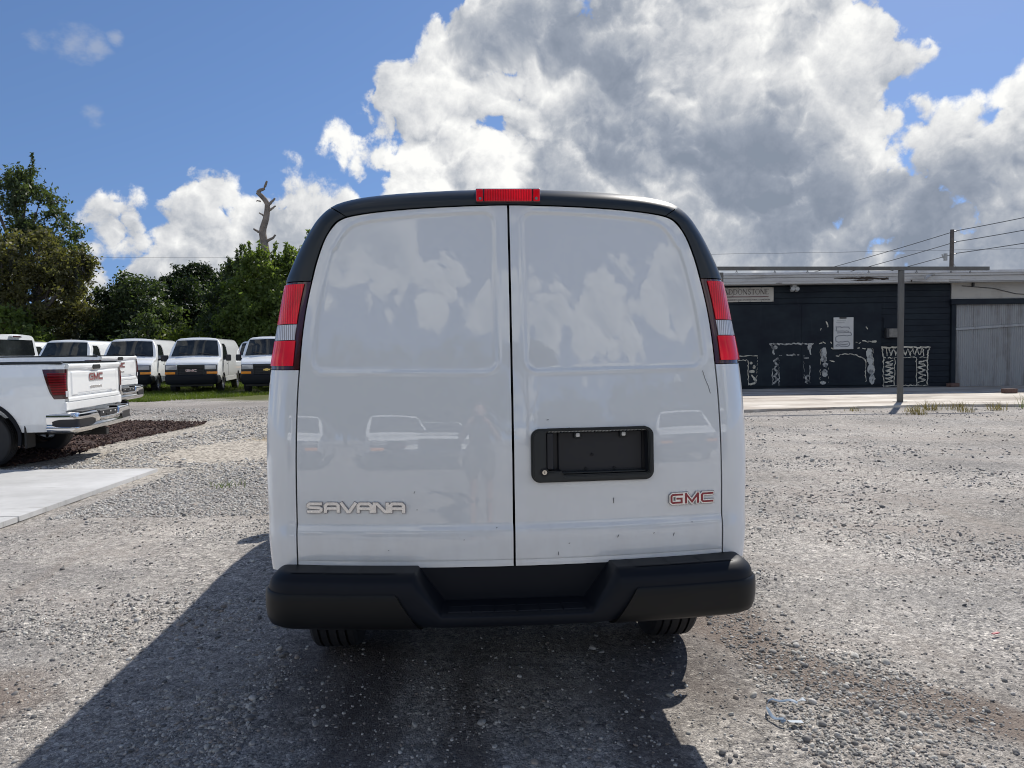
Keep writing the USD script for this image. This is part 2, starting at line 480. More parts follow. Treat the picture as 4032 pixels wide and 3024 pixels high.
def ground_look():
    g = Graph()
    co = g.add('geometry', 'position')
    col, hgt, mid = gravel_nodes(g, co)
    cw2 = g.vmath('add', co, g.vmath('scale', g.noise(co, 22.0, 2, 0.5, out='color'), scale=0.05))
    # pale sand washed up beside the lot (left) and the dry dust of the driving lanes
    sandn = g.noise(co, 9.0, 6, 0.65)
    sand = g.mix(g.range(sandn, 0.35, 0.7), (0.40, 0.36, 0.32), (0.56, 0.52, 0.47))
    m = spot(g, co, -4.5, 12.2, 1.2, 1.7, 0.0)
    col = g.mix(g.math('multiply', m, 0.9), col, sand)
    lane = g.add('vector_rotate', 'vector', rotate_type='z_axis', vector=co, angle=0.32)
    ln = g.noise(g.vmath('multiply', lane, (0.16, 1.1, 1)), 1.0, 5, 0.62)
    col = g.mix(g.range(ln, 0.52, 0.66, 0, 0.55), col, (0.36, 0.33, 0.31))
    col = g.mix(g.range(ln, 0.47, 0.36, 0, 0.35), col, (0.20, 0.20, 0.205))
    lay = g.add('vector_rotate', 'vector', rotate_type='z_axis', vector=co, angle=-0.12)
    ln2 = g.noise(g.vmath('multiply', lay, (2.6, 0.22, 1)), 1.0, 4, 0.6)
    col = g.mix(g.range(ln2, 0.56, 0.68, 0, 0.3), col, (0.31, 0.275, 0.245))
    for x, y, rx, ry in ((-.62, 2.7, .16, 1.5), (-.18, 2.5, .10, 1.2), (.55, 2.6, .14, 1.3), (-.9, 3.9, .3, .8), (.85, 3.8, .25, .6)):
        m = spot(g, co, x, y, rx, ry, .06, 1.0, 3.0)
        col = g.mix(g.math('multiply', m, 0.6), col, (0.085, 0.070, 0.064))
    # rusty-brown dirt scattered by the right rear wheel
    for x, y, rx, ry, ro in [(1.22, 4.22, 0.24, 0.33, 0.2), (1.42, 3.55, 0.2, 0.5, 0.5), (1.9, 3.2, 0.16, 0.5, 0.7), (-2.6, 3.1, 0.3, 0.6, -0.6)]:
        m = spot(g, co, x, y, rx, ry, ro, 0.9)
        col = g.mix(g.math('multiply', m, 0.72), col, (0.15, 0.115, 0.095))
    # bleached shell rock further left
    m = spot(g, co, -5.0, 14.5, 3.8, 5.2, 0.0, 0.9, 1.0)
    shv = g.add('voronoi_texture', 'color', vector=cw2, feature='f1', scale=30.0)
    shell = g.add('separate_color', 'g', color_type='rgb', color=shv)
    shc = g.mix(g.range(shell, 0.15, 0.8), (0.15, 0.14, 0.125), (0.72, 0.685, 0.61))
    col = g.mix(g.math('multiply', m, 0.7), col, shc)
    # dark driven lane in front of the far vans
    m = spot(g, co, -7.0, 21.5, 8.5, 2.4, 0.0, 0.9, 0.8)
    col = g.mix(g.math('multiply', m, 0.6), col, (0.235, 0.222, 0.215))
    # straw-coloured dead grass
    for x, y in [(-4.4, 13.9), (-7.3, 16.6), (-3.9, 13.6)]:
        m = spot(g, co, x, y, 0.5, 0.35, 0.0, 0.8, 5.0)
        col = g.mix(g.math('multiply', m, 0.55), col, (0.30, 0.23, 0.12))
    # earth and roots under the grass where the far vans stand
    sx = g.add('separate_xyz', 'x', vector=co)
    sy = g.add('separate_xyz', 'y', vector=co)
    gm = g.math('add', g.math('multiply_add', sx, 0.62, sy), g.math('multiply_add', g.noise(co, 0.9, 5, 0.65), 3.0, -1.5))
    gm = g.math('multiply', g.range(gm, 18.9, 20.2), g.range(sx, -6.8, -8.6))
    gm = g.math('multiply', gm, g.range(sy, 24.0, 25.2))
    col = g.mix(gm, col, g.mix(g.noise(co, 2.5, 6, 0.7), (0.045, 0.065, 0.016), (0.14, 0.145, 0.045)))
    col = g.vmath('multiply', col, (0.95, 0.915, 0.865))
    nor = g.add('bump', 'normal', height=hgt, strength=0.9, distance=0.011)
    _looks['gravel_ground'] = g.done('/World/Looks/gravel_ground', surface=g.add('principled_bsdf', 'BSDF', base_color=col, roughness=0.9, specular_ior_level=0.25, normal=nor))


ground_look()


def ground_h(x, y):
    x, y = np.asarray(x, float), np.asarray(y, float)
    p = np.stack([x * 0.55, y * 0.55, np.zeros_like(x)], -1)
    q = np.stack([x * 3.1, y * 3.1, np.zeros_like(x)], -1)
    near = np.clip(1 - (np.hypot(x, y - 5) - 14) / 20, 0, 1)
    return ((meshkit.fbm(p, 3, 3) - 0.5) * 0.055 + (meshkit.fbm(q, 3, 9) - 0.5) * 0.02) * near - 0.004


def spaced(a, b, c, fine, n_out, reach):
    inner = np.arange(a, b, fine)
    t = np.geomspace(fine, reach, n_out)
    return np.r_[(a - np.cumsum(t))[::-1], inner, b + np.cumsum(t)]


gx = spaced(-4.2, 4.2, 0, 0.055, 46, 60)
gy = spaced(1.6, 9.0, 0, 0.055, 50, 60)
X, Y = np.meshgrid(gx, gy, indexing='ij')
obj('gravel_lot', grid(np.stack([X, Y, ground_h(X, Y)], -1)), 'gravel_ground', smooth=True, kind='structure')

# concrete apron at the left
def slab_look():
    g = Graph()
    co = g.add('geometry', 'position')
    a = g.noise(co, 0.9, 6, 0.65)
    b = g.noise(g.vmath('multiply', co, (1.0, 5.0, 1)), 1.4, 6, 0.7)
    c = g.noise(co, 30.0, 5, 0.7)
    col = g.mix(g.range(a, 0.35, 0.65), (0.40, 0.40, 0.39), (0.53, 0.53, 0.52))
    col = g.mix(g.range(b, 0.54, 0.7, 0, 0.55), col, (0.26, 0.25, 0.235))
    col = g.mix(g.range(c, 0.62, 0.74, 0, 0.5), col, (0.25, 0.235, 0.21))
    _looks['pale_concrete'] = g.done('/World/Looks/pale_concrete', surface=g.add('principled_bsdf', 'BSDF', base_color=col, roughness=0.85, normal=g.add('bump', 'normal', height=c, strength=0.3, distance=0.004)))


slab_look()


def stained_concrete():
    g = Graph()
    co = g.add('geometry', 'position')
    a = g.noise(g.vmath('multiply', co, (0.25, 1.4, 1)), 1.0, 7, 0.65)
    b = g.noise(co, 6.0, 6, 0.7)
    c = g.noise(g.vmath('multiply', co, (0.6, 1.0, 1)), 0.9, 4, 0.6)
    col = g.mix(g.range(a, 0.36, 0.62), (0.27, 0.22, 0.175), (0.55, 0.51, 0.445))
    col = g.mix(g.range(b, 0.42, 0.3, 0, 0.45), col, (0.20, 0.18, 0.16))
    col = g.mix(g.range(c, 0.56, 0.66, 0, 0.7), col, (0.70, 0.665, 0.60))
    col = g.mix(g.range(c, 0.42, 0.34, 0, 0.75), col, (0.13, 0.115, 0.10))
    _looks['stained_concrete'] = g.done('/World/Looks/stained_concrete', surface=g.add('principled_bsdf', 'BSDF', base_color=col, roughness=0.85,
                                        normal=g.add('bump', 'normal', height=b, strength=0.3, distance=0.004)))


stained_concrete()
s1 = prism(Polygon([(-12, 10.22), (-4.70, 10.02), (-4.66, 7.12), (-12, 7.12)]), 0.05)
s1.apply_translation([0, 0, -0.005])
obj('concrete_slab', s1, 'pale_concrete', smooth=False, label='pale concrete apron slab beside the gravel at the left edge', kind='structure')
s1 = prism(Polygon([(-12, 7.095), (-4.66, 7.095), (-4.60, 4.2), (-12, 4.2)]), 0.05)
s1.apply_translation([0, 0, -0.005])
obj('concrete_slab', s1, 'pale_concrete', smooth=False, label='nearer concrete slab beyond the joint at the left edge', kind='structure')

# mulch bed, low mound with loose chips
plain('mulch_base', (0.045, 0.026, 0.020), 0.95, var=0.5, scale=30, bump=0.9, bscale=45, bdist=0.03, space='world')
mul = [(-11.5, 10.9), (-7.2, 10.75), (-6.95, 11.6), (-7.15, 12.9), (-7.1, 14.2), (-6.95, 15.6), (-6.95, 16.75), (-8.6, 17.4), (-11.5, 17.2)]
mp = Polygon(mul).buffer(0.3).buffer(-0.3)
rng = np.random.default_rng(11)
xs, ys = np.meshgrid(np.arange(-11.6, -6.4, 0.10), np.arange(10.6, 17.5, 0.10), indexing='ij')
d = np.array([[mp.exterior.distance(Point(a, b)) * (1 if mp.contains(Point(a, b)) else -1) for b in ys[0]] for a in xs[:, 0]])
d += (meshkit.fbm(np.stack([xs * 1.6, ys * 1.6, xs * 0], -1), 4, 5) - 0.5) * 0.8
obj('mulch_bed', grid(np.stack([xs, ys, np.clip(d, -0.6, 0.45) * 0.16 + (meshkit.fbm(np.stack([xs * 6, ys * 6, xs * 0], -1), 3, 6) - 0.5) * 0.05], -1)), 'mulch_base', smooth=True, kind='structure')
# ------------------------------------------------------------------ lettering and strokes
def stroke(lines, w, cap='flat', join='mitre'):
    cs, js = {'flat': 2, 'round': 1, 'square': 3}[cap], {'mitre': 2, 'round': 1}[join]
    return unary_union([LineString(l).buffer(w / 2, cap_style=cs, join_style=js, mitre_limit=3) for l in lines])


BLOCK = {  # block letters of badges: strokes in a unit-high cell, and advance
    'G': ([[(1.22, .88), (.24, .88), (.12, .76), (.12, .24), (.24, .12), (1.10, .12), (1.10, .50), (.60, .50)]], 1.40),
    'M': ([[(.12, 0), (.12, 1)], [(.12, .92), (.70, .16), (1.28, .92)], [(1.28, 0), (1.28, 1)]], 1.55),
    'C': ([[(1.22, .88), (.24, .88), (.12, .76), (.12, .24), (.24, .12), (1.22, .12)]], 1.30),
    'S': ([[(1.36, .90), (.26, .90), (.10, .78), (.10, .62), (.26, .52), (1.16, .48), (1.30, .38), (1.30, .22), (1.16, .10), (.02, .10)]], 1.62),
    'A': ([[(.10, 0), (.10, .72), (.28, .90), (1.12, .90), (1.30, .72), (1.30, 0)], [(.10, .42), (1.30, .42)]], 1.52),
    'V': ([[(.06, 1), (.66, .08), (.82, .08), (1.42, 1)]], 1.56),
    'N': ([[(.10, 0), (.10, .90), (.34, .90), (1.06, .10), (1.30, .10), (1.30, 1)]], 1.50),
    'I': ([[(.12, 0), (.12, 1)]], .42), 'E': ([[(1.0, .9), (.12, .9), (.12, .1), (1.0, .1)], [(.12, .5), (.9, .5)]], 1.2),
    'R': ([[(.12, 0), (.12, .9), (.9, .9), (1.02, .78), (1.02, .55), (.9, .45), (.12, .45)], [(.6, .45), (1.05, 0)]], 1.3),
}


def block_word(word, height, w=0.2, grow=0.0, width=None):
    x, parts = 0.0, []
    for ch in word:
        ls, adv = BLOCK[ch]
        parts.append(stroke([[(px + x, py) for px, py in l] for l in ls], w))
        x += adv
    p = unary_union(parts).buffer(grow, join_style=2)
    from shapely import affinity
    sx = (width / (x - 0.2)) if width else height
    return affinity.scale(p, sx, height, origin=(0, 0))


SERIF = {
    'A': ([([(.04, 0), (.44, 1)], .05), ([(.42, 1), (.86, 0)], .12), ([(.2, .36), (.68, .36)], .05), ([(-.06, .02), (.18, .02)], .04), ([(.7, .02), (1.0, .02)], .04)], .96),
    'D': ([([(.14, 0), (.14, 1)], .12), ([(.02, .98), (.45, .98), (.72, .82), (.82, .5), (.72, .18), (.45, .02), (.02, .02)], .06), ([(.74, .76), (.82, .5), (.74, .24)], .11)], .95),
    'O': ([([(.45 + .4 * math.cos(a), .5 + .49 * math.sin(a)) for a in np.linspace(0, 2 * PI, 25)], .06), ([(.07, .66), (.05, .5), (.07, .34)], .12), ([(.83, .66), (.85, .5), (.83, .34)], .12)], .98),
    'N': ([([(.12, 0), (.12, 1)], .05), ([(.08, 1), (.82, 0)], .13), ([(.84, 0), (.84, 1)], .05), ([(0, .02), (.24, .02)], .04), ([(.7, .98), (.98, .98)], .04)], 1.0),
    'S': ([([(.58, .82), (.48, .95), (.3, .98), (.12, .88), (.1, .72), (.2, .6), (.46, .46), (.6, .32), (.58, .14), (.4, .03), (.2, .03), (.06, .2)], .09)], .7),
    'T': ([([(.4, 0), (.4, 1)], .12), ([(.02, .97), (.78, .97)], .06), ([(.03, .97), (.03, .8)], .04), ([(.77, .97), (.77, .8)], .04), ([(.24, .02), (.56, .02)], .04)], .82),
    'E': ([([(.14, 0), (.14, 1)], .12), ([(.02, .97), (.66, .97), (.66, .82)], .05), ([(.14, .52), (.5, .52)], .05), ([(.02, .03), (.68, .03), (.7, .2)], .05)], .78),
}


def serif_word(word, height, width):
    x, parts = 0.0, []
    for ch in word:
        ls, adv = SERIF[ch]
        parts += [stroke([[(px + x, py) for px, py in l]], w, 'flat', 'round') for l, w in ls]
        x += adv + 0.05
    from shapely import affinity
    return affinity.scale(unary_union(parts), width / x, height, origin=(0, 0))


# ------------------------------------------------------------------ the black block building on the right
def block_look():
    g = Graph()
    co = g.add('geometry', 'position')
    n = g.noise(g.vmath('multiply', co, (1, 1, 1.6)), 1.1, 6, 0.65)
    s = g.noise(g.vmath('multiply', co, (9, 9, 0.8)), 1.0, 5, 0.65)
    col = g.mix(g.range(n, 0.35, 0.7), (0.0075, 0.0105, 0.017), (0.016, 0.024, 0.030))
    col = g.mix(g.range(s, 0.58, 0.75, 0, 0.25), col, (0.04, 0.046, 0.055))
    f = g.noise(co, 70.0, 3, 0.6)
    _looks['black_wall_paint'] = g.done('/World/Looks/black_wall_paint', surface=g.add('principled_bsdf', 'BSDF', base_color=col, roughness=0.7, specular_ior_level=0.2,
                                        normal=g.add('bump', 'normal', height=f, strength=0.4, distance=0.006)))


def weathered(name, base, dirt, streak=(4, 4, 0.5), lo=0.5, hi=0.7, amt=0.7, rough=0.75):
    g = Graph()
    co = g.add('geometry', 'position')
    n = g.noise(g.vmath('multiply', co, streak), 1.0, 6, 0.65)
    m = g.noise(co, 3.0, 5, 0.6)
    col = g.mix(g.range(g.math('multiply_add', m, 0.3, n), lo + 0.15, hi + 0.15, 0, amt), base, dirt)
    _looks[name] = g.done(f'/World/Looks/{name}', surface=g.add('principled_bsdf', 'BSDF', base_color=col, roughness=rough))


block_look()
weathered('fascia_paint', (0.42, 0.42, 0.41), (0.16, 0.145, 0.125), (0.7, 1, 5), 0.5, 0.75, 0.6)
weathered('roof_edge', (0.50, 0.51, 0.52), (0.25, 0.24, 0.22), (0.6, 1, 4))
weathered('pale_wall_paint', (0.36, 0.345, 0.31), (0.22, 0.20, 0.17), (1.2, 1, 0.6), 0.5, 0.75, 0.6)
weathered('corrugated_paint', (0.30, 0.31, 0.315), (0.11, 0.095, 0.08), (3.2, 1, 0.32), 0.46, 0.72, 0.8, 0.5)
weathered('banner_cloth', (0.44, 0.42, 0.37), (0.33, 0.30, 0.25), (1.5, 1, 3), 0.5, 0.7, 0.5)
weathered('cream_marks', (0.52, 0.49, 0.40), (0.12, 0.12, 0.11), (7, 7, 7), 0.48, 0.62, 0.8)
weathered('old_white_marks', (0.42, 0.42, 0.39), (0.04, 0.045, 0.05), (9, 9, 7), 0.45, 0.6, 0.85)
weathered('post_steel', (0.10, 0.10, 0.092), (0.065, 0.05, 0.04), (3, 3, 0.7), 0.45, 0.7, 0.7, 0.5)
plain('board_white', (0.50, 0.50, 0.48), 0.5, var=0.08, scale=3)
plain('marker_grey', (0.22, 0.225, 0.23), 0.7)
plain('banner_ink', (0.055, 0.035, 0.035), 0.7)
plain('banner_red', (0.16, 0.05, 0.06), 0.7)
plain('old_grille', (0.30, 0.285, 0.25), 0.6, var=0.2, scale=12)
plain('rotten_wood', (0.03, 0.022, 0.016), 0.9, var=0.6, scale=9)
plain('brick_red', (0.12, 0.07, 0.055), 0.9, var=0.3, scale=14, bump=0.4, bscale=80, bdist=0.004)
plain('lamp_grey', (0.33, 0.33, 0.31), 0.4)
plain('dark_metal', (0.03, 0.03, 0.03), 0.5)

WY = 27.0
bld = thing('block_building', 'low black painted block building with white weathered fascia and painted fireplace outlines', 'building', (0, WY, 0))
obj('wall', cbox((4.5, 0.06, -0.3), (15.54, 8, 3.70)), 'black_wall_paint', bld, smooth=False)
ch = 3.66 / 18
for k in range(18):
    jut = 0.004 * math.sin(k * 2.3)
    obj('block_course', cbox((4.5, 0.012 + jut, k * ch + 0.005), (15.53, 0.0595, (k + 1) * ch - 0.005), 0.004), 'black_wall_paint', bld, smooth=False)
for x0, x1 in ((5.0, 7.4), (7.406, 10.24), (10.246, 13.08)):
    obj('wall_panel', cbox((x0, -0.028, 0.15), (x1, 0.007, 3.03), 0.004), 'black_wall_paint', bld, smooth=False)
PY = -0.0285     # face of the panels
rng = np.random.default_rng(5)


def wob(line, amp=0.012, step=0.06):
    ls = LineString(line)
    n = max(2, int(ls.length / step))
    p = np.array([ls.interpolate(i / n, normalized=True).coords[0] for i in range(n + 1)])
    return p + rng.normal(0, amp, p.shape)


def marks(lines, w, gaps=0.0):
    out = []
    for l in lines:
        p = wob(l)
        for i in range(len(p) - 1):
            if rng.random() > gaps:
                out.append(LineString(p[i:i + 2]).buffer(w / 2 * rng.uniform(0.6, 1.35), cap_style=1, quad_segs=2))
    return unary_union(out).simplify(0.003)


def blob(x, y, rx, ry, n=18, a=0.22):
    t = np.linspace(0, 2 * PI, n, endpoint=False)
    r = 1 + rng.normal(0, a * 0.5, n)
    return Polygon(np.c_[x + rx * r * np.cos(t), y + ry * r * np.sin(t)]).buffer(0)


def zig(x0, x1, y0, y1, n, horiz=True):
    if horiz:
        return [(x0 + (x1 - x0) * i / n, y0 if i % 2 else y1) for i in range(n + 1)]
    return [(x0 if i % 2 else x1, y0 + (y1 - y0) * i / n) for i in range(n + 1)]


fp1 = unary_union([marks([[(6.6, 1.235), (8.69, 1.235)], [(6.9, 1.07), (8.37, 1.07), (8.37, .21)]], .028), marks([[(8.7, 1.2), (8.66, .3)]], .012, .5)]
                  + [blob(8.47, .98, .05, .05), blob(8.58, .84, .05, .07), blob(8.5, .68, .10, .055)] + [marks([[(8.5, .55), (8.63, .36), (8.6, .25), (8.4, .22)]], .075)])
fp2 = unary_union([marks([[(9.14, 1.64), (10.67, 1.63)]], .05), marks([[(9.16, 1.62), (9.26, 1.5), (9.27, 1.27)], [(10.66, 1.62), (10.55, 1.45), (10.58, 1.24)]], .05, .1),
                   marks([[(9.23, .75), (9.23, .2)], [(9.46, .62), (9.46, .2)], [(10.55, .85), (10.55, .25)]], .03),
                   marks([zig(9.28, 9.42, 1.16, .25, 7, False)], .055, .12), marks([[(9.48, 1.24), (10.35, 1.23)]], .05, .55),
                   marks([[(9.46, 1.2), (9.46, .62)], [(10.34, 1.2), (10.34, .2)]], .01, .4), marks([zig(10.38, 10.5, .5, .2, 4, False)], .06, .2)]
                  + [blob(9.33, 1.52, .08, .07), blob(10.52, 1.5, .05, .1), blob(10.37, 1.13, .035, .03), blob(10.46, 1.13, .05, .03)])
fp3a, fp3c = [unary_union(l_) for l_ in ([blob(11.04, 1.3, .11, .2), blob(11.05, 1.08, .12, .1), blob(11.1, .88, .09, .085), blob(11.08, .58, .11, .14), blob(11.03, .25, .1, .06)],
                    [blob(12.66, 1.27, .12, .17), blob(12.7, 1.02, .12, .14), blob(12.73, .7, .14, .2), blob(12.76, .36, .1, .17)])]
fp3b = unary_union([marks([[(11.5, 1.19), (11.7, 1.25), (11.95, 1.255), (12.2, 1.21), (12.42, 1.12), (12.53, 1.0)]], .035), marks([[(12.53, 1.0), (12.53, .25)]], .025),
                    marks([[(12.62, 1.69), (12.86, 1.685)]], .06), marks([[(10.92, 1.45), (10.92, .22)], [(12.79, 1.45), (12.79, .25)], [(11.21, .9), (11.21, .22)]], .012, .35),
                    marks([[(10.9, 1.66), (12.55, 1.66)], [(11.2, 1.45), (12.75, 1.44)], [(11.2, 1.02), (11.5, 1.0)]], .035, .6)]
                   + [marks([[(12.35, 2.25), (12.3, 2.0)], [(12.55, 2.2), (12.6, 1.9)], [(12.3, 1.62), (12.45, 1.72), (12.6, 1.66)], [(11.15, 2.4), (11.17, 2.2)], [(10.92, 2.3), (10.93, 2.1)]], .035, .45)])
fp4 = unary_union([marks([[(13.1, 1.47), (14.81, 1.455)]], .055), marks([[(13.3, 1.43), (13.3, 1.16)]] + [zig(13.36, 14.62, 1.17, 1.42, 15)], .032), marks([[(13.12, 1.44), (13.17, 1.1), (13.18, .02)], [(14.82, 1.43), (14.74, 1.32), (14.74, .11)]], .035),
                   marks([[(13.57, .11), (13.57, 1.1), (14.35, 1.1), (14.35, .11)], [(13.18, .11), (14.74, .11)]], .026), marks([[(13.18, 1.11), (13.5, 1.1)], [(14.4, 1.1), (14.7, 1.1)]], .03, .4),
                   marks([zig(13.24, 13.52, 1.0, .22, 11, False), zig(14.41, 14.68, 1.0, .2, 9, False)], .042)])
for nm, sh, mt, y in (('painted_fireplace', fp1, 'cream_marks', PY), ('painted_fireplace', fp2, 'old_white_marks', PY), ('painted_column', fp3a, 'old_white_marks', PY), ('painted_column', fp3c, 'old_white_marks', PY),
                      ('painted_arch', fp3b, 'cream_marks', PY - 0.001), ('painted_fireplace', fp4, 'cream_marks', 0.007)):
    obj(nm, wall_print(sh, 0, 0, y), mt, bld, smooth=False)
# recessed old window with air conditioner
obj('window_board', cbox((13.16, -0.01, 2.14), (13.80, 0.0, 2.55)), 'black_wall_paint', bld, smooth=False)
ac = obj('air_conditioner', cbox((13.20, -0.16, 1.80), (13.66, 0.03, 2.15), 0.012), 'dark_metal', bld)
for k in range(9):
    obj('louver', cbox((13.29, -0.175, 1.835 + k * 0.033), (13.60, -0.158, 1.855 + k * 0.033), 0.003), 'old_grille', ac, smooth=False)
obj('window_sill', cbox((13.10, -0.05, 1.53), (13.85, 0.005, 1.58), 0.006), 'black_wall_paint', bld, smooth=False)
# floodlight under the eave
fl = obj('floodlight', cbox((9.84, -0.30, 3.60), (9.98, -0.05, 3.70), 0.01), 'lamp_grey', bld)
for s in (-1, 1):
    h = trimesh.creation.cylinder(0.075, 0.12, sections=20)
    h = place(h, (9.91 + s * 0.075, -0.30, 3.535), (1, 0, 0), (0, 0.35, 0.94), (0, -0.94, 0.35))
    obj('lamp_head', h, 'lamp_grey', fl)
# roof and fascia
obj('roof', cbox((4.2, -0.52, 4.02), (26, 8.3, 4.11), 0.01), 'roof_edge', bld, smooth=False)
fa = obj('fascia', cbox((4.2, -0.46, 3.72), (15.2, -0.40, 3.93), 0.006), 'fascia_paint', bld, smooth=False)
obj('upper_board', cbox((4.2, -0.49, 3.935), (26, -0.41, 4.018), 0.005), 'fascia_paint', fa, smooth=False)
obj('drip_board', cbox((4.2, -0.475, 3.80), (11.2, -0.462, 3.925), 0.004), 'fascia_paint', fa, smooth=False)
obj('drip_board', cbox((13.1, -0.475, 3.80), (15.6, -0.462, 3.925), 0.004), 'fascia_paint', fa, smooth=False)
obj('fascia', cbox((15.203, -0.44, 3.74), (26, -0.39, 3.93), 0.006), 'fascia_paint', bld, smooth=False)
obj('soffit', cbox((4.2, -0.40, 3.705), (26, 0.02, 3.73)), 'fascia_paint', bld, smooth=False)
rot = unary_union([blob(11.7, 3.885, .45, .03, 30), blob(12.35, 3.87, .5, .045, 40, .35), blob(13.0, 3.85, .3, .04, 30, .4), blob(12.2, 3.80, .35, .018, 30, .4), blob(13.9, 3.82, .03, .09), blob(9.3, 3.745, .12, .012), blob(14.0, 3.735, .4, .01, 20, .4)])
obj('rotten_patch', wall_print(rot, 0, 0, -0.4605, 0.004), 'rotten_wood', bld, smooth=False)
tw = cat_([hull([(14.30, -0.56, 3.78), (14.36, -0.52, 3.93), (14.52, -0.6, 3.93), (14.36, -0.62, 3.84)]), hull([(14.36, -0.5, 3.92), (14.65, -0.55, 3.98), (14.7, -0.5, 3.95), (14.4, -0.5, 3.95)])])
obj('torn_flashing', tw, 'roof_edge', bld, smooth=False)
# right bay
obj('upper_wall', cbox((15.545, -0.02, 3.14), (26, 8, 3.704)), 'pale_wall_paint', bld, smooth=False)
obj('door_header', cbox((15.50, -0.10, 2.945), (26, 0.10, 3.138), 0.01), 'black_wall_paint', bld, smooth=False)
xs = np.arange(15.70, 25.9, 0.0127)
zz = np.array([0.02, 2.944])
Pc = np.stack([np.repeat(xs[:, None], 2, 1), np.repeat((0.02 * np.sin(xs * 2 * PI / 0.076))[:, None] + 0.04, 2, 1), np.repeat(zz[None], len(xs), 0)], -1)
cd = obj('corrugated_door', grid(Pc, flip=True), 'corrugated_paint', bld, smooth=True)
obj('brace', hull([(15.70, 0.018, 2.04), (15.70, 0.018, 2.12), (15.70, -0.012, 2.04), (15.70, -0.012, 2.12), (25.9, 0.018, 2.58), (25.9, 0.018, 2.66), (25.9, -0.012, 2.58), (25.9, -0.012, 2.66)]), 'corrugated_paint', cd, smooth=False)
obj('door_jamb', cbox((15.545, -0.06, 0.0), (15.695, 0.09, 2.943), 0.006), 'black_wall_paint', bld, smooth=False)
obj('inner_wall', cbox((15.70, 0.12, -0.3), (26, 8, 3.139)), 'cavity_black', bld, smooth=False)
obj('conduit', tube([(15.9, -0.035, 3.60), (17.0, -0.04, 3.5), (17.8, -0.04, 3.3), (18.6, -0.04, 3.24), (20, -0.04, 3.22)], 0.012, 6), 'dark_metal', bld)
obj('bracket', cbox((16.24, -0.12, 3.58), (16.30, -0.02, 3.70), 0.006), 'dark_metal', bld)

# banner
ban = thing('banner', 'pale cloth banner lettered ADDONSTONE hung high on the black wall', 'banner', (0, WY, 0))
bx = np.linspace(6.4, 9.26, 60)
bz = np.linspace(3.135, 3.64, 14)
BX, BZ = np.meshgrid(bx, bz, indexing='ij')
BYs = -0.035 - 0.008 * np.sin(BX * 5.1 + BZ * 3) * np.sin((BZ - 3.135) / 0.505 * PI) - 0.004 * np.sin(BX * 17)
obj('cloth', grid(np.stack([BX, BYs, BZ], -1), flip=True), 'banner_cloth', ban, smooth=True)
obj('lettering', wall_print(serif_word('ADDONSTONE', 0.185, 1.60), 7.50, 3.395, -0.05), 'banner_ink', ban, smooth=False)
sw = spline([(7.86, 3.40), (7.72, 3.30), (7.55, 3.30), (7.52, 3.36), (7.62, 3.42), (7.74, 3.5)], 24)
obj('flourish', wall_print(stroke([sw], 0.008, 'round', 'round'), 0, 0, -0.05), 'banner_ink', ban, smooth=False)
obj('rule', wall_print(sbox(7.2, 3.300, 9.08, 3.308), 0, 0, -0.05), 'banner_ink', ban, smooth=False)
obj('rule', wall_print(sbox(7.2, 3.315, 9.08, 3.330), 0, 0, -0.05), 'banner_red', ban, smooth=False)
tm = meshkit.text_mesh('N ORNAMENTS AND ARCHITECTURAL STONEWORK', 0.048, 0.003)
sc = 1.62 / tm.extents[0]
tm.apply_scale([sc, 1.0, 1])
obj('small_lettering', place(tm, (7.51, -0.05, 3.185), (1, 0, 0), (0, 0, 1), (0, -1, 0)), 'banner_ink', ban, smooth=False)
for bxx in (6.85, 7.22, 7.62, 8.03, 8.43, 8.84, 9.235):
    for bzz in (3.155, 3.62):
        c = place(trimesh.creation.cylinder(0.013, 0.006, sections=10), (bxx, -0.048, bzz), (1, 0, 0), (0, 0, 1), (0, -1, 0))
        obj('grommet', c, 'dark_metal', ban, smooth=False)
# white board with grey scrawl
wb = thing('notice_board', 'white board with faded grey scrawl hung over the painted arch', 'board', (0, WY, 0))
obj('panel', cbox((11.37, -0.075, 1.425), (12.07, -0.04, 2.55), 0.006), 'board_white', wb, smooth=False)
obj('clip', cbox((11.57, -0.092, 2.50), (11.82, -0.07, 2.56), 0.008), 'dark_metal', wb, smooth=False)
sq = [wob([(11.47, 2.22), (11.47, 2.06), (11.9, 2.06)], .006), wob([(11.47, 2.21), (11.92, 2.2), (11.92, 2.15)], .006), wob([(11.5, 2.0), (11.98, 2.02), (12.0, 1.92)], .006),
      wob([(11.44, 1.72), (11.44, 1.86), (11.52, 1.9), (11.98, 1.9)], .006), wob([(11.44, 1.72), (11.52, 1.68), (11.9, 1.7), (11.95, 1.6), (11.9, 1.53), (11.45, 1.54), (11.5, 1.6), (11.86, 1.6)], .006),
      wob([(11.46, 2.36), (11.75, 2.38)], .004), wob([(11.5, 2.43), (11.8, 2.42)], .004)]
obj('scrawl', wall_print(stroke(sq[:5], 0.034, 'round', 'round').union(stroke(sq[5:], 0.012, 'round', 'round')), 0, 0, -0.0755, 0.002), 'marker_grey', wb, smooth=False)
# loose bricks at the foot of the door
for x, y, r, lab in ((14.99, 22.93, 0.1, 'single red brick lying out on the shaded slab edge'), (15.50, 26.75, 0.3, 'dark red brick wedged at the foot of the corrugated door')):
    b = thing('brick', lab, 'brick', (x, y, 0.06), r)
    obj('block', cbox((-0.2, -0.1, 0), (0.2, 0.1, 0.13), 0.01), 'brick_red', b, smooth=False)

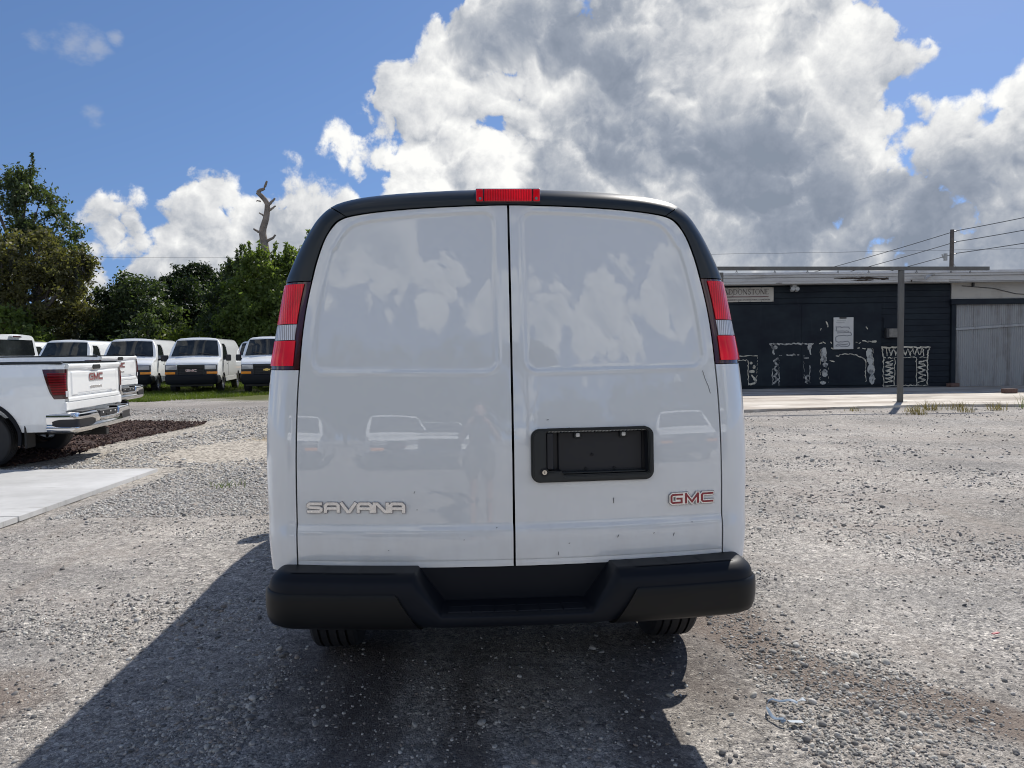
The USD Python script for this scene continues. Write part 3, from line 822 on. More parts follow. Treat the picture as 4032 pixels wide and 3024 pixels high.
# concrete pad in front
pad = Polygon([(2.5, 17.7), (5.5, 18.14), (10.7, 19.04), (12.2, 18.75), (16, 18.3), (26, 18.0), (26, 27.02), (2.5, 27.02)])
e = np.array(pad.exterior.segmentize(0.25).coords)
front = e[:, 1] < 20
e[front, 1] += rng.normal(0, 0.025, front.sum())
obj('concrete_pad', prism(Polygon(e), 0.07).apply_translation([0, 0, -0.015]), 'stained_concrete', smooth=False, kind='structure')

# steel frame with hooks
fr = thing('steel_frame', 'rusty steel post and beam sign frame standing on the concrete pad', 'frame', (0, 20.0, 0))
for x in (5.48, 10.20):
    obj('post', cbox((x - 0.065, -0.05, 0.04), (x + 0.065, 0.05, 3.495), 0.008), 'post_steel', fr, smooth=False)
    obj('base_plate', cbox((x - 0.13, -0.13, 0.05), (x + 0.13, 0.13, 0.065)), 'post_steel', fr, smooth=False)
obj('beam', hull([(x, y, z + dz) for x, dz in ((4.6, 0.10), (12.48, 0.0)) for y in (-0.05, 0.05) for z in (3.468, 3.56)]), 'post_steel', fr, smooth=False)
for i, x in enumerate((5.9, 6.9, 7.75, 8.55, 9.35, 10.6, 11.5, 12.0)):
    t = np.linspace(-0.5 * PI, 1.2 * PI, 12)
    z0 = 3.47 + 0.10 * (12.48 - x) / 7.88
    obj('hook', tube([(x, 0, z0 + 0.01), (x, 0, z0 - 0.03)] + [(x + 0.022 * math.cos(a), 0, z0 - 0.052 + 0.022 * math.sin(a)) for a in t[::-1]], 0.006, 6), 'dark_metal', fr)

# utility pole and its wires
plain('pole_wood', (0.10, 0.085, 0.072), 0.9, var=0.3, scale=3)
plain('wire_black', (0.03, 0.03, 0.032), 0.6)
up = thing('utility_pole', 'dark wooden utility pole rising behind the low building', 'utility pole', (34.5, 60, 0))
obj('shaft', tube([(0, 0, -0.5), (0.02, 0, 5), (0.05, 0, 10.5)], [0.20, 0.18, 0.14], 14), 'pole_wood', up)
for z in (10.35, 9.5, 8.6):
    obj('insulator', tube([(0.14, 0, z), (0.40, 0, z + 0.03)], 0.05, 8), 'lamp_grey', up)
tr = obj('transformer', tube([(-0.45, 0, 8.1), (-0.45, 0, 8.65)], 0.14, 12), 'lamp_grey', up)
obj('cutout', tube([(-0.62, 0, 8.3), (-0.72, 0, 8.6)], 0.05, 8), 'lamp_grey', up)
obj('guy_bracket', tube([(0.1, 0, 8.0), (0.5, 0, 7.4)], 0.02, 6), 'lamp_grey', up)


def wire(p0, p1, sag, r, label):
    t = np.linspace(0, 1, 40)
    p = np.outer(1 - t, p0) + np.outer(t, p1)
    p[:, 2] -= sag * 4 * t * (1 - t)
    obj('power_line', tube(p, r, 5), 'wire_black', label=label, cat='cable')


A = np.array([34.86, 60, 0.0])
for z, dz, wh in ((10.4, 1.15, 'topmost'), (9.55, 1.0, 'middle'), (8.65, 0.9, 'lowest')):
    wire(A + [0, 0, z], (45, 38, z + 1.6 * dz), 0.3, 0.028, f'{wh} black power line running right from the pole behind the building')
    wire(A + [0, 0, z], (15, 120, z - 2.7), 1.2, 0.028, f'{wh} black power line falling left behind the steel frame')
wire((-60, 52, 8.9), (70, 46, 7.9), 0.9, 0.009, 'long thin overhead wire crossing low over the far trees')
wire((-60, 55, 5.9), (-10, 54, 5.2), 0.3, 0.012, 'second faint wire crossing in front of the dark trees')
# ------------------------------------------------------------------ cargo van
# van frame: x to the van's right, y forward, z up; origin on the ground under the foot of the rear doors
LZ = [.3, .60, .72, .80, .83, .865, .92, 1.0, 1.06, 1.12, 1.18, 1.23, 1.29, 1.34, 1.42, 1.5, 1.57, 1.65, 1.72, 1.8, 1.88, 1.95, 2.05, 2.15, 2.3]
LYv = [.020, .008, .002, .0, .002, .0125, .0125, .0110, .0110, .0122, .0146, .0176, .0224, .0272, .0357, .0448, .0532, .0634, .0729, .0845, .0971, .1089, .1270, .1465, .177]
_lean = PchipInterpolator(LZ, LYv)   # shut panels curve in height as well as across


def face_y(x, z):
    return _lean(z) + 0.085 * np.minimum(1.4, (np.asarray(x) / 0.9) ** 2)


D_SEG = [[(.869, .690), (.869, .9), (.867, 1.1), (.858, 1.38), (.851, 1.48)], [(.851, 1.48), (.841, 1.6), (.828, 1.7), (.809, 1.8), (.800, 1.84)],
         [(.800, 1.84), (.786, 1.9), (.771, 1.95), (.753, 2.0), (.738, 2.03), (.717, 2.06), (.695, 2.082), (.66, 2.098)],
         [(.66, 2.098), (.60, 2.109), (.46, 2.123), (.25, 2.134), (0, 2.140)]]
S_SEG = [[(1.0, .66), (1.010, .80), (1.015, 1.05), (1.013, 1.2), (1.004, 1.38), (.994, 1.48)], [(.994, 1.48), (.974, 1.6), (.956, 1.7), (.938, 1.8), (.929, 1.84)],
         [(.929, 1.84), (.906, 1.9), (.884, 1.95), (.86, 2.0), (.844, 2.03), (.826, 2.06), (.80, 2.10), (.77, 2.133), (.745, 2.153)],
         [(.745, 2.153), (.69, 2.176), (.59, 2.195), (.395, 2.21), (.13, 2.219), (0, 2.220)]]


def seg_curve(segs, ns):
    """resample the curve segment by segment along one smooth spline: list of (n, 2) arrays"""
    pts = [segs[0][0]] + [p for s in segs for p in s[1:]]
    pts = np.array(pts)
    cum = np.r_[0, np.cumsum(np.linalg.norm(np.diff(pts, axis=0), axis=1))]
    f = PchipInterpolator(cum, pts)
    out, k = [], 0
    for s, n in zip(segs, ns):
        out.append(f(np.linspace(cum[k], cum[k + len(s) - 1], n)))
        k += len(s) - 1
    return out


def van_strip(Dp, Sp, n=9, s0=0.0, lift=0.0, s1=1.0, inset=0.0):
    """rounded border between door edge and silhouette: (n points, n across, 3)"""
    s = np.linspace(s0, s1, n)
    d3 = np.c_[Dp[:, 0] + 0.004, face_y(Dp[:, 0], Dp[:, 1]), Dp[:, 1] + 0.004 * (Dp[:, 1] > 2.05)]
    s3 = np.c_[Sp[:, 0], face_y(Sp[:, 0], Sp[:, 1]) + 0.11, Sp[:, 1]]
    P = np.zeros((len(Dp), n, 3))
    for j, t in enumerate(s):
        a, b = math.sin(t * PI / 2), 1 - math.cos(t * PI / 2)
        P[:, j, 0] = d3[:, 0] + (s3[:, 0] - d3[:, 0]) * a
        P[:, j, 2] = d3[:, 2] + (s3[:, 2] - d3[:, 2]) * a
        P[:, j, 1] = d3[:, 1] + (s3[:, 1] - d3[:, 1]) * b
    if lift:
        du, dv = np.gradient(P, axis=0), np.gradient(P, axis=1)
        nn = np.cross(du, dv)
        nn /= np.linalg.norm(nn, axis=2, keepdims=True) + 1e-9
        nn *= np.where(nn[..., 1:2] > 0, -1, 1)
        P = P + nn * lift
    return P


def skirted(P, depth):
    """adds a rim going inward (+y) round a grid patch, so that it reads as a solid shell"""
    P = np.asarray(P)
    inn = np.array([0, depth, 0])
    P = np.concatenate([P[:, :1] + inn, P, P[:, -1:] + inn], 1)
    return np.concatenate([P[:1] + inn, P, P[-1:] + inn], 0)


def both(name, fn, mat, parent, **kw):
    m = fn()
    return obj(name, m, mat, parent, **kw), obj(name, mirror_x(m), mat, parent, **kw)


def fix_out(m, centre=(0, 2.5, 1.2)):
    """turn the sheet so that its faces look away from the middle of the van"""
    d = ((m.triangles_center - np.array(centre)) * m.face_normals).sum(1)
    if d.sum() < 0:
        m.invert()
    return m


def door_mesh(sign, hq):
    """one rear door: edge, stamped panel and lower crease as real relief"""
    dv = np.vstack([s[1:] if i else s for i, s in enumerate(seg_curve(D_SEG, (60, 30, 50, 26) if hq else (14, 8, 12, 6)))])
    dv = dv[:-1] if dv[-1, 0] < 1e-6 else dv
    dv[-1, 0] = max(dv[-1, 0], 0.05)
    if hq:
        zs = np.unique(np.r_[dv[:, 1], np.linspace(.69, 2.08, 230)])
        xe = np.interp(zs, dv[:, 1], dv[:, 0])
        nx = 150
    else:
        zs, xe, nx = dv[:, 1], dv[:, 0], 14
    x0 = 0.0045
    u = np.linspace(0, 1, nx)
    Xg = x0 + (xe[:, None] - 0.002 - x0) * u[None]
    Zg = np.repeat(zs[:, None], nx, 1)
    # bottom edge follows the bow
    Y = face_y(Xg, Zg)
    if hq:
        # stamped upper panel: groove line round a rounded outline
        inner = Polygon(np.vstack([[(0.058, 1.466), (0.058, 2.112)], np.c_[dv[::-1, 0] - 0.052, dv[::-1, 1] - 0.026 * (dv[::-1, 1] > 2.0)][(dv[::-1, 1] > 1.47) & (dv[::-1, 0] > 0.12)], [(0.80, 1.475)]])).buffer(0)
        inner = inner.buffer(-0.045).buffer(0.045)
        import shapely
        pts = shapely.points(np.c_[Xg.ravel(), Zg.ravel()])
        dist = shapely.distance(pts, inner.exterior)
        ins = shapely.contains(inner, pts)
        sd = np.where(ins, -dist, dist).reshape(Xg.shape)
        step = np.clip(0.5 - sd / 0.016, 0, 1)
        step = step * step * (3 - 2 * step)
        Y = Y + 0.0055 * step - 0.0026 * np.exp(-((sd - 0.005) / 0.010) ** 2)
        # very slight waviness of pressed sheet
        q = np.stack([Xg * 2.0, Zg * 2.0, Xg * 0 + (3 if sign > 0 else 8)], -1)
        Y = Y + (meshkit.fbm(q, 2, 2) - 0.5) * 0.0009
        # folded hem along the foot
        Y = Y + 0.0025 * np.exp(-((Zg - 0.712) / 0.004) ** 2)
    P = np.stack([Xg, Y, Zg], -1)
    P = skirted(P, 0.02)
    m = grid(P, flip=True)
    if sign < 0:
        m = mirror_x(m)
    return fix_out(m)


def sweep_bumper(prof, x_from, x_to, nseg, weight=None, prof2=None, side=1):
    """sweeps (outward, z) profile points along the rear bumper's plan line"""
    x_flat = 0.865
    R = 0.13

    def plan(t):
        # t: run length along the line from the middle; returns point, outward normal
        if t <= x_flat:
            p = np.array([t, -0.165 + 0.075 * (t / 0.9) ** 2])
            n = np.array([2 * 0.075 * t / 0.81, -1.0])
            return p, n / np.linalg.norm(n)
        p0, n0 = plan(x_flat)
        a0 = math.atan2(n0[1], n0[0])
        arc = R * (0 - a0)
        c = p0 - n0 * R
        if t <= x_flat + arc:
            a = a0 + (t - x_flat) / R
            n = np.array([math.cos(a), math.sin(a)])
            return c + n * R, n
        n = np.array([1.0, 0.0])
        return c + n * R + np.array([0, t - x_flat - arc]), n

    rows = []
    for t in np.linspace(x_from, x_to, nseg):
        p, n = plan(t)
        pr = np.asarray(prof, float)
        if prof2 is not None:
            w = weight(t)
            pr = (1 - w) * np.asarray(prof2, float) + w * pr
        rows.append(np.c_[p[0] + n[0] * pr[:, 0], p[1] + n[1] * pr[:, 0], pr[:, 1]])
    return np.array(rows)


def round_profile(pts, n=6, r=0.02):
    """rounds the inner corners of an open polyline"""
    pts = np.asarray(pts, float)
    out = [pts[0]]
    for a, b, c in zip(pts[:-2], pts[1:-1], pts[2:]):
        u, v = a - b, c - b
        lu, lv = np.linalg.norm(u), np.linalg.norm(v)
        k = min(r, lu * 0.45, lv * 0.45)
        p, q = b + u / lu * k, b + v / lv * k
        for t in np.linspace(0, 1, n):
            out.append((1 - t) ** 2 * p + 2 * t * (1 - t) * b + t * t * q)
    out.append(pts[-1])
    return np.array(out)


def tyre_mesh(r=0.372, w=0.245, n=64, tread=True):
    rim = 0.215
    h = w / 2
    pr = [(rim, -h * .80), (rim + .03, -h * .98), (r - .06, -h * 1.02), (r - .018, -h * .93), (r - .004, -h * .80)]
    if tread:
        for gx_ in (-.066, -.024, .024, .066):
            pr += [(r, gx_ - .006), (r - .012, gx_ - .004), (r - .012, gx_ + .004), (r, gx_ + .006)]
    pr += [(r - .004, h * .80), (r - .018, h * .93), (r - .06, h * 1.02), (rim + .03, h * .98), (rim, h * .80)]
    m = lathe_x(pr, n)
    return m


def wheel(parent, x, y, side, hq=True, r=0.372, w=0.245):
    """tyre with a steel wheel (> hub and lug nuts)"""
    ty = tyre_mesh(r, w, 64 if hq else 28, hq)
    ty.apply_translation([x, y, r])
    t = obj('tyre', fix_out(ty, (x, y, r)), 'rubber', parent, smooth=30)
    s = side
    k = r / 0.372
    prof = [(0.215 * k, s * .09), (0.205 * k, s * .085), (0.195 * k, s * .03), (0.175 * k, s * .02), (0.15 * k, s * .045), (0.10 * k, s * .05), (0.075 * k, s * .03), (0.0, s * .03)]
    m = lathe_x(prof, 40 if hq else 20, 0)
    m.apply_translation([x, y, r])
    if s < 0:
        m.invert()
    rim = obj('rim', m, 'steel_wheel', t, smooth=30)
    hubm = place(trimesh.creation.cylinder(0.06 * k, 0.09, sections=18), (x + s * 0.055, y, r), (0, 1, 0), (0, 0, 1), (1, 0, 0))
    obj('hub', hubm, 'steel_wheel', t, smooth=30)
    holes = []
    for i in range(8):
        a = i * 2 * PI / 8
        c = place(trimesh.creation.cylinder(0.020 * k, 0.012, sections=10), (x + s * 0.047, y + 0.128 * k * math.cos(a), r + 0.128 * k * math.sin(a)), (0, 1, 0), (0, 0, 1), (1, 0, 0))
        holes.append(c)
    obj('hand_holes', cat_(holes), 'cavity_black', t, smooth=False)
    return t


def badge(parent, word, origin, width, height, face='badge_red', along=(1, 0, 0), out=(0, -1, 0), grow=0.10, w=0.21, name='badge'):
    """raised badge letters: base darkened as a shaded bevel, bright chrome layer, coloured face"""
    import shapely
    base = block_word(word, height, w, grow, width)
    ch_ = obj(name, place(prism(base, 0.006), origin, along, (0, 0, 1), out), 'shaded_bevel_chrome', parent, smooth=False)
    k_ = height * 0.05
    obj('bright_edge', place(cat_([prism(base.buffer(-k_, join_style=2), 0.0075), prism(base.buffer(-k_ * 1.5, join_style=2), 0.0085)]), origin, along, (0, 0, 1), out), 'badge_chrome', parent, smooth=False)
    if face:
        f = block_word(word, height, w * 0.80, 0.0, width)
        obj('letter_face', place(prism(f, 0.0102), origin, along, (0, 0, 1), out), face, ch_, smooth=False)
    return ch_


def body_section(v, y0, y1):
    return y0 + (y1 - y0) * v


def roofline(y):
    return np.interp(y, [0, 4.20, 4.30, 4.42, 5.02, 5.10, 5.30, 5.52, 5.60, 5.66, 5.70, 5.72], [3, 3, 2.22, 2.12, 1.43, 1.37, 1.32, 1.24, 1.19, 1.13, 1.04, .62])


def van_body(hq):
    """side, roof, windscreen frame, bonnet and nose as one loft of cross sections"""
    ns = (26, 10, 16, 18) if hq else (14, 6, 9, 10)
    S = np.vstack([s[1:] if i else s for i, s in enumerate(seg_curve(S_SEG, ns))])
    S = np.vstack([[(0.975, .50), (.99, .58)], S])
    yst = np.r_[0, .12, .35, np.linspace(.6, 4.15, 26 if hq else 18), np.linspace(4.22, 5.0, 12), np.linspace(5.04, 5.5, 8), 5.56, 5.60, 5.635, 5.66, 5.68, 5.695, 5.705, 5.715]
    rows = []
    for i, y in enumerate(yst):
        x, z = S[:, 0].copy(), S[:, 1].copy()
        mid = min(1.0, y / 1.2)
        x = x * (1 + 0.004 * mid)
        yy = np.full(len(x), y)
        ys0 = face_y(S[:, 0], S[:, 1]) + 0.11
        if y < 1.2:
            yy = ys0 + (1.2 - ys0) * (y / 1.2)
        else:
            # plan curve of the nose: the middle runs ahead of the corners
            bow = 0.10 * np.clip((y - 4.15) / 0.5, 0, 1)
            yy = y - bow * np.abs(x) ** 2.2
            taper = 1 - 0.055 * np.clip((y - 4.9) / 0.8, 0, 1) ** 2
            x = x * taper
        if y < 1.75:
            z[:2] = np.maximum(z[:2], .645)
        cap = roofline(y if y > 4 else 0)
        crown = 0.035 * (1 - (x / 1.0) ** 2) if y > 4.2 else 0
        z = np.minimum(z, cap + crown)
        rows.append(np.c_[x, yy, z])
    P = np.array(rows)                              # (stations, t, 3) right half, foot to ridge
    full = np.concatenate([P, P[:, ::-1][:, 1:] * [-1, 1, 1]], 1)
    m = fix_out(grid(full))
    # wheel openings
    c = m.triangles_center
    cut = np.zeros(len(c), bool)
    for yw in (1.08, 4.55):
        cut |= (np.hypot(c[:, 1] - yw, c[:, 2] - 0.36) < 0.435) & (np.abs(c[:, 0]) > 0.85)
    m.update_faces(~cut)
    return m, P, yst


PAINT = {'now': 'shaded_white_paint'}


def van(name, label, loc, rotz, hq=True, front='badge_red', group=None, rear_words=True):
    t = thing(name, label, 'van', loc, rotz, group)
    body, P, yst = van_body(hq)
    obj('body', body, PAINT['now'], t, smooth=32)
    nsn = (30, 22, 22, 24) if hq else (8, 6, 7, 8)
    Ds, Ss = seg_curve(D_SEG, nsn), seg_curve(S_SEG, nsn)
    n = 11 if hq else 5
    # lower corner panels
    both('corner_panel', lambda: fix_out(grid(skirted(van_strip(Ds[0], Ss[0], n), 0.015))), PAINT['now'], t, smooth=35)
    # tail lamps: housing with three lenses
    Dl, Sl = Ds[1], Ss[1]
    lamps = []
    for sgn in (1, -1):
        def P_(lo, hi, s0, s1, lift):
            zz = Dl[:, 1]
            k = max(4, int(len(zz) * (hi - lo)))
            fr_ = np.linspace(lo, hi, k)
            ii = fr_ * (len(Dl) - 1)
            dd = np.c_[np.interp(ii, range(len(Dl)), Dl[:, 0]), np.interp(ii, range(len(Dl)), Dl[:, 1])]
            ss = np.c_[np.interp(ii, range(len(Dl)), Sl[:, 0]), np.interp(ii, range(len(Dl)), Sl[:, 1])]
            m_ = fix_out(grid(skirted(van_strip(dd, ss, n, s0, lift, s1), 0.03)))
            return mirror_x(m_) if sgn < 0 else m_
        h = obj('tail_lamp', P_(0.008, 0.992, 0.0, 1.0, 0.0), 'dark_red_housing', t, smooth=35)
        obj('lower_lens', P_(0.045, 0.325, 0.10, 0.985, 0.006), 'red_lens_smooth', h, smooth=35)
        obj('clear_lens', P_(0.335, 0.505, 0.12, 0.985, 0.005), 'clear_lens', h, smooth=35)
        obj('upper_lens', P_(0.515, 0.965, 0.12, 0.98, 0.006), 'red_lens_ribbed', h, smooth=35)
        lamps.append(h)
    # black trims above the lamps and over the doors
    both('corner_trim', lambda: fix_out(grid(skirted(van_strip(Ds[2], Ss[2], n, 0, 0.004), 0.03))), 'satin_black', t, smooth=40)
    def roof_trim():
        r = van_strip(Ds[3], Ss[3], n, 0, 0.006)
        r[0] += [-0.004, 0, 0.001]
        l = r[::-1] * [-1, 1, 1]
        return fix_out(grid(skirted(np.concatenate([r, l[1:]], 0), 0.03)))
    obj('roof_trim', roof_trim(), 'satin_black', t, smooth=40)
    # high brake lamp
    yb = 0.138
    br = obj('brake_lamp', rbox((-.132, yb - .006, 2.150), (.132, yb + .10, 2.207), 0.005), 'dark_red_housing', t)
    obj('lens', rbox((-.098, yb - .012, 2.155), (.098, yb + .02, 2.204), 0.005), 'red_lens_ribbed', br)
    for s in (-1, 1):
        obj('end_lens', rbox((s * .116 - .014, yb - .010, 2.155), (s * .116 + .014, yb + .02, 2.204), 0.005), 'red_lens_smooth', br)
        obj('screw', place(trimesh.creation.cylinder(.006, .006, sections=10), (s * .114, yb - .012, 2.165), (1, 0, 0), (0, 0, 1), (0, -1, 0)), 'dull_chrome', br)
    # what shows dark in the shut lines
    dv = np.vstack(seg_curve(D_SEG, (14, 8, 12, 8)))
    o = np.r_[dv, dv[::-1] * [-1, 1]]
    o[:, 1] = np.maximum(o[:, 1], .70)
    ys = face_y(o[:, 0], o[:, 1]) + 0.024
    cen = np.array([[0, float(face_y(0, 1.4)) + 0.05, 1.4]])
    v = np.vstack([np.c_[o[:, 0] * 1.02, ys, o[:, 1] + 0.02], cen])
    kk = len(o)
    obj('door_seal', trimesh.Trimesh(v, [[kk, i, (i + 1) % kk] for i in range(kk)], process=False), 'cavity_black', t, smooth=False)
    # rear doors
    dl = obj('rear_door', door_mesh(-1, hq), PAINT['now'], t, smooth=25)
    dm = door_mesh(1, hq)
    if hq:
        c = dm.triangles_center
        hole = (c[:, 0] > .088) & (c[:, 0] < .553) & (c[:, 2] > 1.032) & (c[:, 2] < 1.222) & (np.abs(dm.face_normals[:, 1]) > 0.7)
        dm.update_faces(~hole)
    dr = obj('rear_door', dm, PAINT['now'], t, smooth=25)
    if hq:
        plate_recess(dr)
        specks(dl, dr)
    if rear_words:
        # badges lean and turn with the sheet they sit on
        for word, xa, xb, z0, hgt, fc, dr_, gr, off in (('GMC', .640, .822, .912, .043, 'badge_red', dr, .125, .001), ('SAVANA', -.824, -.436, .911, .039, None, dl, .08, .004)):
            pa = np.array([xa, float(face_y(xa, .93)), z0])
            pb = np.array([xb, float(face_y(xb, .93)), z0])
            tg = (pb - pa) / np.linalg.norm(pb - pa)
            badge(dr_, word, pa - np.array([0, off, 0]), np.linalg.norm(pb - pa), hgt, fc, tg, (tg[1], -tg[0], 0), gr, .22)
    rear_bumper(t, hq)
    # underneath
    axle = obj('rear_axle', tube([(-.78, 1.08, .36), (.78, 1.08, .36)], .05, 12), 'underbody', t)
    obj('differential', trimesh.creation.icosphere(2, .17).apply_translation([0, 1.08, .36]), 'underbody', axle)
    obj('floor_pan', cbox((-.93, .12, .60), (.93, 5.3, .64)), 'underbody', t, smooth=False)
    for s in (-1, 1):
        obj('frame_rail', cbox((s * .48 - .05, .15, .46), (s * .48 + .05, 5.2, .60)), 'underbody', t, smooth=False)
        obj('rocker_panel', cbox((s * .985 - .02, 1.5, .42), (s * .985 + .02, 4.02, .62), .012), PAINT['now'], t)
    obj('exhaust', tube([(.35, 2.2, .42), (.55, 1.7, .42), (.62, 1.0, .62), (.70, .90, .54), (.90, .84, .49), (1.065, .82, .47)], .034, 12), 'underbody', t)
    obj('spare_tyre', lathe_x([(.12, -.1), (.33, -.1), (.36, 0), (.33, .1), (.12, .1)], 24).apply_transform(trimesh.transformations.rotation_matrix(PI / 2, [0, 1, 0])).apply_translation([0, .60, .55]), 'rubber', t)
    for yw in (1.08, 4.55):
        for s in (-1, 1):
            wheel(t, s * .865, yw, s, hq)
            a = np.linspace(0, PI, 14)
            W = np.stack([np.stack([np.full(14, s * x), yw + .44 * np.cos(a), .37 + .44 * np.sin(a)], -1) for x in (.55, 1.0)])
            obj('wheel_well', grid(W), 'cavity_black', t, smooth=True)
    van_front(t, hq, front, P, yst)
    return t


def plate_recess(door):
    """black surround with handle, lock, camera and the empty plate recess, set into the right-hand door"""
    slope = float(face_y(.56, 1.13) - face_y(.07, 1.13)) / .49
    tg = np.array([1, slope, 0]) / math.hypot(1, slope)
    nrm = np.array([tg[1], -tg[0], 0])
    tilt = float(face_y(.3, 1.22) - face_y(.3, 1.04)) / .18
    up = np.array([0, tilt, 1]) / math.hypot(1, tilt)
    org = np.array([.320, float(face_y(.320, 1.13)) + 0.004, 1.128])

    def at(m):
        return place(m, org, tg, up, nrm)

    outer = sbox(-.251, -.107, .251, .107).buffer(-.036).buffer(.036, quad_segs=10)
    inn = Polygon([(-.19, .096), (.226, .096), (.230, -.078), (-.128, -.078), (-.128, -.062), (-.19, -.062)]).buffer(-.012).buffer(.012)
    ring = outer.difference(inn)
    m = cat_([prism(ring, .010), prism(outer.buffer(-.006).difference(inn.buffer(.004)), .017), prism(outer.buffer(-.011).difference(inn.buffer(.008)), .020)])
    b = obj('plate_surround', at(m), 'satin_black', door, smooth=25)
    # recess: floor and walls behind the surround
    floor = place(prism(inn.buffer(.012), .004), org - nrm * .048, tg, up, nrm)
    # the three-level rule: these stay parts of the door beside the surround
    obj('plate_recess', cat_([floor, at(prism(inn.buffer(.012).difference(inn), .055)).apply_translation(-nrm * .048)]), 'black_plastic', door, smooth=False)

    def piece(name, mesh, mat):
        obj(name, at(mesh), mat, door)

    piece('latch_handle', rbox((-.188, -.058, -.03), (-.160, .090, .006), .006), 'black_plastic')
    piece('plate_panel', cbox((-.135, -.074, -.044), (.216, .088, -.034), .004), 'black_plastic')
    piece('inner_edge', cbox((-.130, -.078, -.045), (.222, -.070, -.005), .002), 'satin_black')
    for x in (-.055, .135):
        piece('plate_lamp', rbox((x - .016, .062, -.036), (x + .016, .090, -.020), .006), 'satin_black')
        piece('plate_bulb', cbox((x - .008, .068, -.022), (x + .008, .084, -.016), .003), 'bulb_clear')
    for x, y in ((-.02, -.062), (.098, -.062), (.006, -.006)):
        c = trimesh.creation.cylinder(.006, .008, sections=12)
        c.apply_translation([x, y, -.032])
        piece('plate_boss', c, 'cavity_black')
    piece('camera', rbox((-.158, -.092, -.01), (-.130, -.064, .016), .004), 'black_plastic')
    c = trimesh.creation.cylinder(.006, .004, sections=12)
    c.apply_translation([-.144, -.080, .017])
    piece('camera_lens', c, 'headlamp_lens')
    c = trimesh.creation.cylinder(.0165, .010, sections=24)
    c.apply_translation([-.200, -.064, .020])
    piece('lock_bezel', c, 'cavity_black')
    c = trimesh.creation.cylinder(.0095, .012, sections=24)
    c.apply_translation([-.200, -.064, .021])
    piece('lock_cylinder', c, 'dull_chrome')
    piece('lock_slot', cbox((-.201, -.069, .024), (-.199, -.059, .0275)), 'cavity_black')
    piece('latch_trim', cbox((.02, .082, -.036), (.085, .093, -.024), .002), 'satin_black')


def specks(dl, dr):
    """dead insects and road specks on the paint"""
    rng = np.random.default_rng(8)
    m = []
    for x, z, l, a in ((.14, 1.27, .008, .3), (.225, 1.235, .006, 1.2), (.405, .938, .022, 1.57), (.175, .735, .014, 1.5), (.42, .795, .012, 1.1), (.655, .79, .013, 1.3), (.72, .93, .004, 0),
                       (.22, .775, .006, .4), (.735, .835, .005, 0), (.57, .80, .006, 1.0)):
        p = np.array([(x - math.cos(a) * l / 2, float(face_y(x, z)) - .002, z - math.sin(a) * l / 2), (x + math.cos(a) * l / 2, float(face_y(x, z)) - .002, z + math.sin(a) * l / 2)])
        m.append(tube(p, .0011, 5))
    obj('dead_insect', cat_(m), 'cavity_black', dr, smooth=False)
    m = []
    for x, z, l, a in ((-.395, .99, .008, 1.3), (-.385, .92, .004, 0), (-.07, .845, .006, .5), (-.2, .8, .004, .2), (-.5, .76, .004, 0)):
        p = np.array([(x - math.cos(a) * l / 2, float(face_y(x, z)) - .002, z - math.sin(a) * l / 2), (x + math.cos(a) * l / 2, float(face_y(x, z)) - .002, z + math.sin(a) * l / 2)])
        m.append(tube(p, .0010, 5))
    obj('dead_insect', cat_(m), 'cavity_black', dl, smooth=False)
    # long hair-thin scratch below the right lamp
    p = [(.795, 1.455), (.805, 1.42), (.818, 1.39), (.826, 1.36)]
    obj('scratch', tube([(x, float(face_y(x, z)) - .001, z) for x, z in p], .0008, 4), 'underbody', dr, smooth=False)


